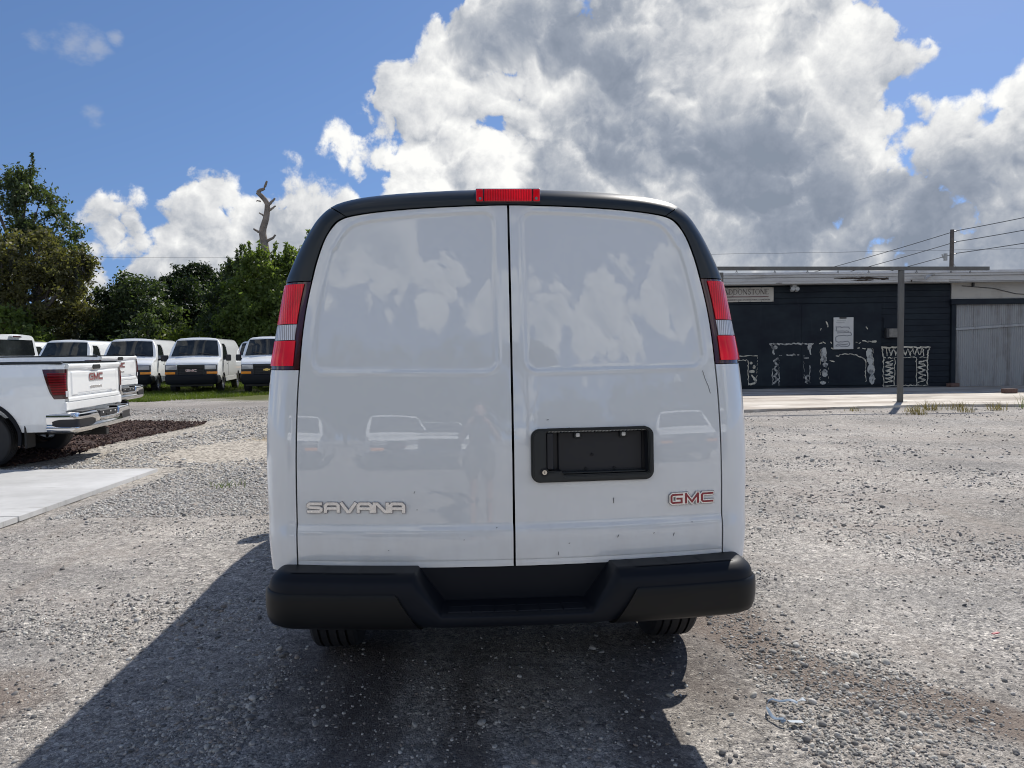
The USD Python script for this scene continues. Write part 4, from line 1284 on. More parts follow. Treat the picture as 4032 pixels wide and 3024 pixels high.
def rear_bumper(t, hq):
    k = 1 if hq else 0.4
    wing = round_profile([(-.20, .698), (-.050, .700), (-.012, .668), (-.004, .630), (-.006, .560), (-.022, .508), (-.075, .480), (-.16, .475)], 5, .03)
    notch = round_profile([(-.20, .558), (-.030, .552), (-.006, .545), (-.004, .530), (-.008, .515), (-.022, .500), (-.075, .480), (-.16, .475)], 5, .03)

    def w(tt):
        u = np.clip((tt - .285) / .115, 0, 1)
        return float(np.clip(u * 1.08 - .04, 0, 1))

    R = np.concatenate([sweep_bumper(wing, 0, .44, int(60 * k), w, notch), sweep_bumper(wing, .44, 1.32, int(56 * k))[1:]], 0)
    full = np.concatenate([R[::-1][:-1] * [-1, 1, 1], R], 0)
    b = obj('rear_bumper', fix_out(grid(full), (0, .5, .58)), 'bumper_plastic', t, smooth=45)
    # lower end caps, a step proud, with a diagonal inner end
    zc = [.634, .626, .600, .565, .530, .505, .488, .478]
    oc = [-.004, .006, .0085, .008, .004, -.006, -.035, -.075]
    x_in = [.468, .455, .440, .418, .395, .380, .372, .368]
    rows = []
    for z, o_, xi in zip(zc, oc, x_in):
        rows.append(sweep_bumper([(o_, z)], xi, 1.325, int(60 * k))[:, 0])
    C = np.array(rows)
    inn = C[:, :1].copy()
    inn[:, :, 1] += .03
    C = np.concatenate([inn, C], 1)
    for m in (fix_out(grid(C), (0, .5, .58)), mirror_x(fix_out(grid(C), (0, .5, .58)))):
        obj('bumper_cap', m, 'bumper_cap_plastic', b, smooth=45)
    # step pads
    for a, c in ((.47, .605), (.615, .745), (.755, .90)):
        Pm = sweep_bumper([(-.150, .7), (-.148, .7012), (-.062, .7012), (-.056, .7)], a, c, 8)
        for m in (fix_out(grid(Pm), (0, .3, .3)), mirror_x(fix_out(grid(Pm), (0, .3, .3)))):
            obj('step_pad', m, 'bumper_plastic', b, smooth=False)
    for a, c in ((.005, .085), (.09, .175), (.18, .265)):
        for o0, o1 in ((-.085, -.035), (-.15, -.10)):
            Pm = sweep_bumper([(o0, .556), (o0 + .002, .5585), (o1 - .002, .5555), (o1, .552)], a, c, 5)
            for m in (fix_out(grid(Pm), (0, .3, .3)), mirror_x(fix_out(grid(Pm), (0, .3, .3)))):
                obj('step_pad', m, 'bumper_plastic', b, smooth=False)
    obj('back_plate', hull([(x, y, z) for x, z in ((-.46, .69), (.46, .69), (-.36, .50), (.36, .50)) for y in (.012, .05)]), 'bumper_plastic', b, smooth=False)
    obj('mount_bracket', cbox((-.85, .03, .50), (.85, .16, .66), .01), 'underbody', b, smooth=False)


def van_front(t, hq, face, P, yst):
    """windscreen, windows, bonnet trim, grille, lamps, mirrors, bumper"""
    top = {}

    def surf(y, x):
        """height of the upper surface and the run of the nose"""
        return roofline(y) + 0.035 * (1 - x * x), y - 0.10 * np.clip((y - 4.15) / 0.5, 0, 1) * np.abs(x) ** 2.2

    yw = np.linspace(4.46, 5.00, 14)
    rows = []
    for y in yw:
        hw = np.interp(y, [4.46, 5.0], [.77, .90])
        x = np.linspace(-hw, hw, 17)
        z, yy = surf(y, x)
        rows.append(np.c_[x, yy + .010, z + .008])
    obj('windscreen', fix_out(grid(np.array(rows))), 'tinted_glass', t, smooth=True)
    for s in (-1, 1):
        q = [(-s * .62 if s > 0 else .1, 5.0), (-.08 if s > 0 else .62, 5.0)]
        x0, x1 = (-.66, -.12) if s < 0 else (.05, .60)
        pts = [(x0 + (x1 - x0) * u, 4.99 - .10 * (x0 + (x1 - x0) * u) ** 2 - .06 * u, float(roofline(4.99 - .06 * u)) + .055 + .01 * u) for u in np.linspace(0, 1, 6)]
        obj('wiper', tube(pts, .012, 5), 'cavity_black', t, smooth=False)
        # front door glass, door lines and handle
        def side_x(z):
            pts_ = np.vstack([np.array(g_) for g_ in S_SEG])
            return float(np.interp(z, [.5, .66, .8, 1.05, 1.2, 1.38, 1.48, 1.6, 1.7, 1.8, 1.84, 1.9, 1.95, 2.0], [.975, 1.0, 1.01, 1.015, 1.013, 1.004, .994, .974, .956, .938, .929, .906, .884, .86])) * 1.004
        zz = np.linspace(1.34, 1.97, 9)
        rows = []
        for z in zz:
            yb_, yf = 3.62, np.interp(z, [1.34, 1.97], [4.70, 4.16])
            k_ = np.clip((z - 1.34) / .63, 0, 1)
            rows.append([(s * (side_x(z) + .004 + .004), yb_ + .06 * max(0, (k_ - .85) / .15) + (yf - yb_) * u, z) for u in np.linspace(0, 1, 6)])
        m = grid(np.array(rows))
        obj('side_window', fix_out(m), 'tinted_glass', t, smooth=True)
        for yl in (3.55, 4.72):
            ptl = [(s * (side_x(z) * 1.002), yl + (0.10 * (1.0 - z) if yl > 4 else 0), z) for z in np.linspace(.66, 1.98 if yl < 4 else 1.28, 10)]
            obj('door_line', tube(ptl, .006, 4), 'cavity_black', t, smooth=False)
        obj('door_handle', rbox((s * 1.012 - .012, 3.66, 1.12), (s * 1.012 + .012, 3.84, 1.155), .01), 'black_plastic', t)
        # door mirror on its arm
        mb = obj('mirror', rbox((s * 1.20 - .10, 4.46, 1.26), (s * 1.20 + .10, 4.60, 1.52), .04), 'black_plastic', t)
        obj('mirror_arm', tube([(s * .99, 4.55, 1.33), (s * 1.14, 4.53, 1.35)], .035, 8), 'black_plastic', mb)
        obj('mirror_glass', cbox((s * 1.20 - .085, 4.452, 1.28), (s * 1.20 + .085, 4.462, 1.50)), 'headlamp_lens', mb, smooth=False)
        obj('headlamp', rbox((min(s * .50, s * .93), 5.52, .94), (max(s * .50, s * .93), 5.755, 1.125), .02), 'headlamp_lens', t)
        obj('turn_signal', rbox((min(s * .58, s * .955), 5.53, .77), (max(s * .58, s * .955), 5.757, .865), .012), 'amber_lens', t)
    fx = lambda lo, hi, r: rbox(lo, hi, r)
    gp = obj('grille', cbox((-.95, 5.45, .70), (.95, 5.732, 1.14), .02), 'black_plastic', t)
    obj('grille_frame', cat_([cbox((-.49, 5.72, 1.12), (.49, 5.770, 1.065), .008), cbox((-.49, 5.72, .68), (.49, 5.770, .715), .008), cbox((-.50, 5.72, .68), (-.46, 5.770, 1.125), .008), cbox((.46, 5.72, .68), (.50, 5.770, 1.125), .008)]), 'satin_black', gp)
    for k in range(6):
        obj('grille_bar', cbox((-.46, 5.73,   .745 + k * .06), (.46, 5.748, .762 + k * .06)), 'cavity_black', gp, smooth=False)
    if face == 'badge_red':
        badge(t, 'GMC', (.19, 5.748, .87), .38, .085, 'badge_red', (-1, 0, 0), (0, 1, 0), 0.08, name='front_badge')
    else:
        bow = Polygon([(-.12, .02), (-.045, .02), (-.045, .045), (.045, .045), (.045, .02), (.12, .02), (.10, -.02), (.035, -.02), (.035, -.045), (-.055, -.045), (-.055, -.02), (-.13, -.02)])
        obj('front_badge', place(cat_([prism(bow.buffer(.008), .012)]), (0, 5.748, .92), (-1, 0, 0), (0, 0, 1), (0, 1, 0)), 'badge_gold', t, smooth=False)
    prof = round_profile([(-.25, .74), (-.03, .74), (.0, .70), (.0, .55), (-.02, .46), (-.06, .37), (-.25, .36)], 3, .03)
    rows = []
    for a in np.linspace(-1, 1, 31):
        x = a * 1.0
        ang = np.clip((abs(a) - .80) / .20, 0, 1) * PI / 2
        cx_ = min(abs(x), .80) + .19 * math.sin(ang)
        cy_ = 5.86 - .10 * min(abs(x), .8) ** 2 - .19 * (1 - math.cos(ang))
        nx_, ny_ = math.sin(ang), math.cos(ang)
        rows.append(np.c_[np.sign(x) * (cx_ + nx_ * prof[:, 0]) if x else np.zeros(len(prof)), cy_ + ny_ * prof[:, 0], prof[:, 1]])
    for s in (-1, 1):
        last = rows[-1 if s > 0 else 0].copy()
        last[:, 1] -= .55
        rows = rows + [last] if s > 0 else [last] + rows
    fb = obj('front_bumper', fix_out(grid(np.array(rows)), (0, 5, .5)), 'bumper_plastic', t, smooth=35)
    obj('bumper_groove', cbox((-.80, 5.795, .555), (.80, 5.81, .57)), 'cavity_black', fb, smooth=False)
    obj('air_dam', cbox((-.80, 5.55, .28), (.80, 5.66, .40), .02), 'black_plastic', fb)
    obj('aerial', hull([(-.02, 4.16, 2.215), (.02, 4.16, 2.215), (0, 3.95, 2.22), (0, 3.96, 2.30), (0, 4.0, 2.30)]), 'black_plastic', t)


def tinted():
    g = Graph()
    co = g.add('texture_coordinate', 'object')
    n = g.noise(co, 1.6, 3, 0.5)
    col = g.mix(g.range(n, 0.4, 0.65), (0.010, 0.012, 0.013), (0.03, 0.035, 0.036))
    _looks['tinted_glass'] = g.done('/World/Looks/tinted_glass', surface=g.add('principled_bsdf', 'BSDF', base_color=col, roughness=0.03, specular_ior_level=0.5))


tinted()
VAN_YAW = math.radians(3.4)
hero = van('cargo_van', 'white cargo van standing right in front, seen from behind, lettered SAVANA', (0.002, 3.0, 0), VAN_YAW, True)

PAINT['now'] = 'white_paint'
# ------------------------------------------------------------------ the parked vans far left
FAR_YAW = math.radians(190.7)
fwd = np.array([-math.sin(FAR_YAW), math.cos(FAR_YAW)])


def far_spot(px, d):
    f = np.array([(px - 2016) / 3000.0 * d, d])
    o = f - 5.86 * fwd
    return (o[0], o[1], 0.0)


van_src = van('cargo_van', 'white van facing us with red badge, second from the right of the far row', far_spot(750, 29.6), FAR_YAW, False, 'badge_red', 'white vans parked in the far row', False)
thing('cargo_van', 'white van facing us, its headlamp half hidden behind the second pickup tailgate', 'van', far_spot(473, 29.9), FAR_YAW + .02, group='white vans parked in the far row', ref=van_src)
thing('cargo_van', 'white van showing only windscreen and roof above the first pickup bed', 'van', far_spot(222, 30.6), FAR_YAW - .01, group='white vans parked in the far row', ref=van_src)
thing('cargo_van', 'white van at far left with only its roof showing behind the cab of the pickup', 'van', far_spot(-25, 31.4), FAR_YAW + .02, group='white vans parked in the far row', ref=van_src)
thing('cargo_van', 'white van parked further back, glimpsed in the gap between two vans', 'van', far_spot(996, 39.5), FAR_YAW + .02, group='white vans parked in the far row', ref=van_src)
van('cargo_van', 'white van facing us with gold emblem, half hidden by the big van in front', far_spot(1044, 29.2), FAR_YAW + .01, False, 'badge_gold', 'white vans parked in the far row', False)

# ------------------------------------------------------------------ pickups
PK_Z = [.50, .62, .80, 1.0, 1.15, 1.26, 1.34, 1.39, 1.43, 1.445]
PK_X = [.955, .985, 1.005, 1.022, 1.026, 1.020, 1.008, 1.000, .992, .975]


def pk_side(y, z):
    x = np.interp(z, PK_Z, PK_X)
    fl = 0.035 * np.exp(-((y - 1.12) / 0.55) ** 2) * np.clip((1.2 - z) / .35, 0, 1)
    tuck = 0.035 * np.clip((.30 - y) / .30, 0, 1) ** 2
    return x + fl - tuck


def pickup(name, label, loc, rotz, lift=0.0):
    t = thing(name, label, 'pickup truck', loc, rotz, 'white pickup trucks parked at the left')
    up = np.array([0, 0, lift])
    WR = 0.405 + lift * .3
    yw = 1.12

    def O(nm, m, mat, parent=None, **k):
        m = m.copy()
        m.vertices = m.vertices + up
        return obj(nm, m, mat, parent or t, **k)

    ys = np.r_[np.linspace(0.0, .4, 12), np.linspace(.45, 1.8, 40), 1.95, 2.10]
    zs = np.r_[np.linspace(.50, 1.2, 26), np.linspace(1.22, 1.445, 12)]
    for s in (1, -1):
        Yg, Zg = np.meshgrid(ys, zs, indexing='ij')
        m = fix_out(grid(np.stack([pk_side(Yg, Zg), Yg, Zg], -1)), (0, 1, 1))
        c = m.triangles_center
        m.update_faces(np.hypot(c[:, 1] - yw, c[:, 2] - .43) > .515)
        O('bed_side', m if s > 0 else mirror_x(m), 'white_paint', smooth=35)
        a = np.linspace(-.18, PI + .22, 40)
        P = []
        for r_, dx in ((.545, .004), (.54, .022), (.50, .026), (.49, .0), (.49, -.12)):
            yy, zz = yw + r_ * np.cos(a), .43 + r_ * np.sin(a)
            P.append(np.stack([s * (pk_side(yy, np.maximum(zz, .5)) + dx), yy, zz], -1))
        O('arch_trim', grid(np.array(P)), 'bumper_plastic', smooth=30)
        O('inner_liner', grid(np.stack([np.stack([np.full(40, s * x), yw + .5 * np.cos(a), .43 + .5 * np.sin(a)], -1) for x in (.62, .97)])), 'underbody', smooth=True)
        O('bed_rail', cbox((s * .955 - .035, .03, 1.432), (s * .955 + .035, 2.10, 1.462), .01), 'satin_black')
        O('bed_wall', cbox((s * .84 - .03, .05, .70), (s * .84 + .03, 2.1, 1.43)), 'white_paint', smooth=False)
        # tail lamp wraps the corner
        zt = np.linspace(.955, 1.365, 16)
        P = []
        for z in zt:
            w = np.interp(z, [.955, 1.05, 1.365], [.13, .18, .27])
            row = [(s * (pk_side(0, z) - .075), -.012, z)]
            row += [(s * (pk_side(0, z) - .02), -.014, z), (s * (pk_side(0.0, z) + .002), -.004, z)]
            row += [(s * (pk_side(y, z) + .008), y, z) for y in np.linspace(.03, w, 6)]
            P.append(row)
        P = np.array(P)
        lp = O('tail_lamp', fix_out(grid(P), (0, 1, 1)), 'dark_red_housing', smooth=40)
        Q = P[2:14, 1:-1].copy()
        Q[:, :, 0] += s * .005
        Q[:, :2, 1] -= .005
        O('red_lens', fix_out(grid(Q), (0, 1, 1)), 'red_lens_dark', lp, smooth=40)
        Q = P[1:5, 0:3].copy()
        Q[:, :, 1] -= .009
        O('reverse_lens', fix_out(grid(Q), (0, 1, 1)), 'clear_lens', lp, smooth=40)
        wheel(t, s * .87, yw, s, True, WR, .27)
        wheel(t, s * .87, yw + 3.75, s, False, WR, .27)
        O('mud_flap', cbox((s * .86 - .13, .52, .28), (s * .86 + .13, .545, .62), .008), 'rubber', smooth=False)
    # tailgate with pressed relief
    xs, zs = np.linspace(-.905, .905, 120), np.linspace(.915, 1.435, 70)
    Xg, Zg = np.meshgrid(xs, zs, indexing='ij')

    def sm(a, b, v):
        u = np.clip((v - a) / (b - a), 0, 1)
        return u * u * (3 - 2 * u)

    yf = -0.004 + 0 * Xg
    lip = sm(1.345, 1.375, Zg) * (1 - .4 * sm(.25, .6, abs(Xg)) * (1 - sm(1.36, 1.41, Zg)))
    yf -= .028 * lip
    yf += .014 * sm(1.415, 1.435, Zg)
    panel = sm(.80, .78, abs(Xg)) * sm(.985, 1.0, Zg) * (1 - sm(1.315, 1.33, Zg))
    yf -= .010 * panel
    lower = (1 - sm(.95, .965, Zg))
    yf -= .012 * lower
    dish = sm(.62, .56, abs(Xg)) * sm(.958, .972, Zg) * (1 - sm(1.005, 1.02, Zg))
    yf += .020 * dish
    tg = O('tailgate', fix_out(grid(skirted(np.stack([Xg, yf, Zg], -1), .05)), (0, 1, 1)), 'white_paint', smooth=30)
    O('tailgate_sill', cbox((-.985, -.012, .785), (.985, .08, .908), .012), 'white_paint')
    hx = Polygon([(-.15, .0), (-.115, .034), (.115, .034), (.15, 0), (.115, -.034), (-.115, -.034)])
    O('handle', place(cat_([prism(hx, .006), prism(hx.buffer(-.008), .010)]), (0, -.030, 1.383), (1, 0, 0), (0, 0, 1), (0, -1, 0)), 'satin_black', tg, smooth=False)
    for word, w_, h_, z0, face, gr in (('GMC', .46, .105, 1.185, 'badge_red', .09), ('SIERRA', .40, .03, 1.075, 'satin_black', .05)):
        base = block_word(word, h_, .22, gr, w_)
        bd = O('badge', place(prism(base, .006), (-w_ / 2, -.0145, z0), (1, 0, 0), (0, 0, 1), (0, -1, 0)), 'chrome', tg, smooth=False)
        fc = block_word(word, h_, .17, 0, w_)
        if word == 'GMC':
            O('badge_face', place(prism(fc, .008), (-w_ / 2, -.0145, z0), (1, 0, 0), (0, 0, 1), (0, -1, 0)), face, tg, smooth=False)
    # bumper
    prof = round_profile([(-.16, .765), (-.03, .765), (.0, .745), (.004, .69), (-.012, .60), (.004, .545), (-.01, .50), (-.08, .47), (-.18, .47)], 4, .018)
    rows = []
    for a in np.linspace(-1, 1, 61):
        x = a * 1.06
        ang = np.clip((abs(a) - .86) / .14, 0, 1) * PI / 2
        cx_ = min(abs(x), .90) + .10 * math.sin(ang)
        cy_ = -.20 + .06 * min(abs(x), .9) ** 2 + .10 * (1 - math.cos(ang))
        nx_, ny_ = math.sin(ang), -math.cos(ang)
        # middle steps down for the plate
        k = float(np.clip((abs(x) - .34) / .06, 0, 1))
        pr = prof.copy()
        pr[:, 1] = np.where(pr[:, 1] > .60, .60 + (pr[:, 1] - .60) * (.35 + .65 * k), pr[:, 1])
        rows.append(np.c_[np.sign(x) * (cx_ + nx_ * pr[:, 0]) if abs(x) > 1e-9 else 0 * pr[:, 0], cy_ + ny_ * pr[:, 0], pr[:, 1]])
    e0, e1 = rows[0].copy(), rows[-1].copy()
    e0[:, 1] += .30
    e1[:, 1] += .30
    bp = O('bumper', fix_out(grid(np.array([e0] + rows + [e1])), (0, .3, .6)), 'chrome', smooth=35)
    for s in (-1, 1):
        pts = []
        for a in np.linspace(.46, .985, 24):
            x = a * 1.06
            ang = np.clip((a - .86) / .14, 0, 1) * PI / 2
            c_ = np.array([min(x, .90) + .10 * math.sin(ang), -.20 + .06 * min(x, .9) ** 2 + .10 * (1 - math.cos(ang))])
            n_ = np.array([math.sin(ang), -math.cos(ang)])
            e_ = .056 * math.sqrt(max(0.02, 1 - (max(0, .60 - a) / .145) ** 2))
            pts.append([(*(c_ + n_ * o_), .615 + z_ * e_) for z_, o_ in ((-1, -.02), (-.96, .010), (0, .002), (.96, .010), (1, -.02))])
        last = pts[-1]
        for k_ in np.linspace(.03, .24, 6):
            e_ = 1 - .5 * (k_ / .24) ** 4
            pts.append([(x_, y_ + k_, .615 + (z_ - .615) * e_) for x_, y_, z_ in last])
        pts = np.array(pts) * [s, 1, 1]
        O('bumper_inset', fix_out(grid(pts), (0, .3, .6)), 'black_plastic', bp, smooth=30)
        O('step_pad', cbox((min(s * .36, s * .86), -.16, .764), (max(s * .36, s * .86), -.03, .772), .002), 'black_plastic', bp, smooth=False)
    O('plate_panel', cbox((-.33, -.192, .60), (.33, -.10, .745), .008), 'black_plastic', bp)
    for x in (-.22, .05, .22):
        O('plate_lamp', cbox((x - .015, -.197, .70), (x + .015, -.19, .72)), 'bulb_clear', bp, smooth=False)
    O('socket', cbox((-.12, -.198, .62), (.0, -.19, .69), .003), 'cavity_black', bp, smooth=False)
    O('hitch', cat_([cbox((-.05, -.16, .36), (.05, .3, .46), .008), cbox((-.30, .05, .40), (.30, .2, .50), .01)]), 'underbody')
    O('bed_floor', cbox((-.82, .05, .66), (.82, 2.1, .70)), 'satin_black', smooth=False)
    O('underframe', cbox((-.50, .1, .42), (.50, 5.4, .58)), 'underbody', smooth=False)
    O('rear_axle', tube([(-.8, yw, .40 - lift), (.8, yw, .40 - lift)], .06, 10), 'underbody')
    # cab, bonnet
    zsx = [(.50, .95), (.62, 1.0), (1.0, 1.03), (1.30, 1.01), (1.45, .965), (1.60, .90), (1.75, .835), (1.84, .79), (1.89, .74), (1.915, .66), (1.93, .45), (1.94, .0)]
    C = np.array([(x, z) for z, x in zsx])
    cum = np.r_[0, np.cumsum(np.linalg.norm(np.diff(C, axis=0), axis=1))]
    C = PchipInterpolator(cum, C)(np.linspace(0, cum[-1], 34))
    rl = lambda y: np.interp(y, [2, 4.05, 4.2, 4.98, 5.05, 5.9, 6.02, 6.06], [3, 3, 1.90, 1.36, 1.33, 1.25, 1.10, .6])
    rows = []
    for y in np.r_[2.15, np.linspace(2.2, 4.0, 10), np.linspace(4.1, 5.0, 8), np.linspace(5.1, 5.9, 6), 5.95, 6.0, 6.03, 6.05]:
        rows.append(np.c_[C[:, 0], np.full(len(C), y) - (.08 * C[:, 0] ** 2 if y > 4.1 else 0), np.minimum(C[:, 1], rl(y) + .02 * (1 - C[:, 0] ** 2))])
    P = np.array(rows)
    cabm = fix_out(grid(np.concatenate([P, P[:, ::-1][:, 1:] * [-1, 1, 1]], 1)), (0, 4, 1)).subdivide()
    cc = cabm.triangles_center
    cabm.update_faces((np.hypot(cc[:, 1] - yw - 3.75, cc[:, 2] - .43) > .50) | (np.abs(cc[:, 0]) < .7))
    O('cab', cabm, 'white_paint', smooth=32)
    bk = P[0][P[0][:, 1 + 1] > .6]
    o = np.vstack([bk, bk[::-1] * [-1, 1, 1]])
    v = np.vstack([o, [[0, 2.15, 1.3]]])
    O('cab_back', fix_out(trimesh.Trimesh(v, [[len(o), i, (i + 1) % len(o)] for i in range(len(o))], process=False), (0, 4, 1)), 'white_paint', smooth=False)
    wp = Polygon([(-.80, 1.475), (.80, 1.475), (.70, 1.82), (-.70, 1.82)]).buffer(-.03).buffer(.03)
    O('rear_window', place(prism(wp, .012), (0, 2.148, 0), (1, 0, 0), (0, 0, 1), (0, -1, 0)), 'tinted_glass', smooth=False)
    hb = O('brake_lamp', rbox((-.17, 2.10, 1.862), (.17, 2.2, 1.912), .012), 'white_paint')
    O('brake_lens', rbox((-.155, 2.092, 1.868), (.155, 2.15, 1.905), .01), 'dark_red_housing', hb)
    for s in (-1, 1):
        O('lamp_end', rbox((s * .185 - .03, 2.098, 1.868), (s * .185 + .03, 2.15, 1.905), .008), 'clear_lens', hb)
        q = np.array([[(s * (np.interp(z, [a_ for a_, _ in zsx[3:8]], [b_ for _, b_ in zsx[3:8]]) + .006), y, z) for y in np.linspace(2.45, 4.05 + (1.8 - z) * .9, 8)] for z in np.linspace(1.46, 1.80, 6)])
        O('side_window', fix_out(grid(q), (0, 3, 1)), 'tinted_glass', smooth=True)
        O('headlamp', rbox((min(s * .62, s * .98), 5.93, .92), (max(s * .62, s * .98), 6.05, 1.12), .02), 'headlamp_lens')
        O('mirror', rbox((s * 1.17 - .09, 4.5, 1.38), (s * 1.17 + .09, 4.62, 1.62), .03), 'satin_black')
    q = np.array([np.c_[np.linspace(-.72 - .16 * u, .72 + .16 * u, 9), 4.20 + .78 * u - .08 * np.linspace(-.8, .8, 9) ** 2 + .01, 1.90 - .54 * u + .03 * (1 - np.linspace(-.9, .9, 9) ** 2)] for u in np.linspace(.06, .96, 7)])
    O('windscreen', fix_out(grid(q), (0, 3.5, 1)), 'tinted_glass', smooth=True)
    O('grille', cbox((-.62, 5.95, .72), (.62, 6.08, 1.15), .02), 'black_plastic')
    O('front_bumper', cbox((-1.0, 5.9, .42), (1.0, 6.14, .70), .04), 'chrome')
    return t


def by_corners(cl, cr):
    cl, cr = np.array(cl), np.array(cr)
    mid, d = (cl + cr) / 2, cr - cl
    return (mid[0], mid[1], 0.0), math.atan2(d[1], d[0])


loc, rz = by_corners((-6.17, 10.52), (-6.40, 12.42))
pickup('pickup_truck', 'nearest white pickup truck cut off by the left edge, chrome bumper and red badge', loc, rz, 0.0)
loc, rz = by_corners((-8.52, 15.75), (-8.70, 17.68))
pk2 = pickup('pickup_truck', 'second white pickup truck standing behind the nearest one, cab window above its bed', loc, rz, 0.09)

# parked behind the photographer: they only show mirrored in the van's doors
thing('cargo_van', 'white van behind the photographer, mirrored at the left of the left rear door', 'van', (-7.4, -10.2, 0), math.radians(-18), group='vehicles mirrored in the van doors', ref=van_src)
thing('cargo_van', 'white van behind the photographer, mirrored in the middle of the left rear door', 'van', (-4.5, -10.6, 0), math.radians(-24), group='vehicles mirrored in the van doors', ref=van_src)
thing('pickup_truck', 'white pickup truck behind the photographer, mirrored near the middle door gap', 'pickup truck', (-1.75, -11.4, 0), math.radians(-6), group='vehicles mirrored in the van doors', ref=pk2)
thing('cargo_van', 'white van behind the photographer, mirrored at the right edge of the right rear door', 'van', (9.0, -9.8, 0), math.radians(25), group='vehicles mirrored in the van doors', ref=van_src)
# ------------------------------------------------------------------ trees
def leaf_look(name, c0, c1, c2, trans=0.3):
    g = Graph()
    co = g.add('geometry', 'position')
    r = g.add('geometry', 'random_per_island')
    n = g.noise(co, 0.55, 3, 0.6)
    k = g.math('multiply_add', r, 0.55, g.math('multiply_add', n, 1.3, -0.45), clamp=True)
    col = g.add('rgb_ramp', 'color', fac=k, ramp=[(0, c0), (0.5, c1), (1, c2)])
    p = g.add('principled_bsdf', 'BSDF', base_color=col, roughness=0.5, specular_ior_level=0.35)
    t = g.add('translucent_bsdf', 'BSDF', color=g.vmath('multiply', col, (1.3, 1.4, 0.6)))
    _looks[name] = g.done(f'/World/Looks/{name}', surface=g.add('mix_closure', 'closure', fac=trans, closure1=p, closure2=t))


leaf_look('leaf_dark', (0.0207, 0.0345, 0.0138), (0.0437, 0.0667, 0.0242), (0.0805, 0.1127, 0.0391))
leaf_look('leaf_greyish', (0.0483, 0.0667, 0.0322), (0.1035, 0.1323, 0.0621), (0.1840, 0.2185, 0.1035), 0.42)
leaf_look('leaf_mid', (0.041, 0.060, 0.028), (0.092, 0.128, 0.054), (0.168, 0.212, 0.09), 0.4)
leaf_look('leaf_bright', (0.088, 0.126, 0.035), (0.185, 0.240, 0.068), (0.32, 0.356, 0.11), 0.5)
leaf_look('leaf_olive', (0.0862, 0.0862, 0.0391), (0.1782, 0.1667, 0.0736), (0.2990, 0.2587, 0.1150), 0.48)
leaf_look('leaf_pine', (0.0161, 0.0276, 0.0115), (0.0322, 0.0506, 0.0207), (0.0598, 0.0828, 0.0322))
leaf_look('leaf_yellow', (0.07, 0.10, 0.012), (0.14, 0.17, 0.025), (0.22, 0.24, 0.04), 0.4)
leaf_look('moss_grey', (0.055, 0.058, 0.045), (0.09, 0.092, 0.072), (0.13, 0.13, 0.10), 0.2)
leaf_look('grass_green', (0.06, 0.095, 0.014), (0.125, 0.165, 0.026), (0.24, 0.24, 0.055), 0.4)
leaf_look('grass_dry', (0.14, 0.11, 0.05), (0.24, 0.19, 0.09), (0.34, 0.28, 0.14), 0.3)
plain('bark_grey', (0.11, 0.095, 0.082), 0.95, var=0.4, scale=5, bump=0.8, bscale=22, bdist=0.03)
plain('bark_brown', (0.075, 0.055, 0.042), 0.95, var=0.4, scale=5, bump=0.8, bscale=22, bdist=0.03)
plain('dead_wood', (0.20, 0.165, 0.135), 0.9, var=0.35, scale=3, bump=0.8, bscale=9, bdist=0.04)
RNG = np.random.default_rng(2024)


def leaves(centres, spread, per, size, flat=1.0, droop=0.0, rng=None):
    """many leaf-sized quads scattered about clump centres"""
    rng = rng or RNG
    c = np.repeat(centres, per, 0)
    n = len(c)
    d = rng.normal(0, 1, (n, 3))
    d *= (np.abs(rng.normal(0, 1, (n, 1))) ** 0.6) / (np.linalg.norm(d, axis=1, keepdims=True) + 1e-9)
    p = c + d * (np.repeat(spread, per)[:, None] if np.ndim(spread) else spread) * [1, 1, flat]
    s = size * rng.uniform(0.6, 1.4, n)
    a = rng.normal(0, 1, (n, 3))
    a /= np.linalg.norm(a, axis=1, keepdims=True)
    b = np.cross(a, rng.normal(0, 1, (n, 3)))
    b /= np.linalg.norm(b, axis=1, keepdims=True) + 1e-9
    a[:, 2] -= droop
    v = np.stack([p - a * s[:, None] * .8, p + b * s[:, None] * .38, p + a * s[:, None] * .8, p - b * s[:, None] * .38], 1).reshape(-1, 3)
    i = np.arange(n)[:, None] * 4
    f = np.vstack([i + [0, 1, 2], i + [0, 2, 3]])
    return trimesh.Trimesh(v, f, process=False)


def crown_clumps(lobes, density, rng, thin=0.0):
    """clump centres spread over the shells of the crown's lobes: (x, y, z, r) or (x, y, z, rx, rz)"""
    out = []
    for L in lobes:
        x, y, z, r = L[:4]
        rz = L[4] if len(L) > 4 else r
        n = max(5, int(density * r * r))
        d = rng.normal(0, 1, (n, 3))
        d /= np.linalg.norm(d, axis=1, keepdims=True)
        k = rng.uniform(0.35, 1.0, (n, 1)) ** 0.6
        q = np.array([x, y, z]) + d * k * [r, r, rz] * rng.uniform(0.85, 1.12, (n, 1))
        out.append(q)
    q = np.vstack(out)
    if thin:
        keep = meshkit.noise(q * 0.9, 4) > thin
        q = q[keep]
    return q


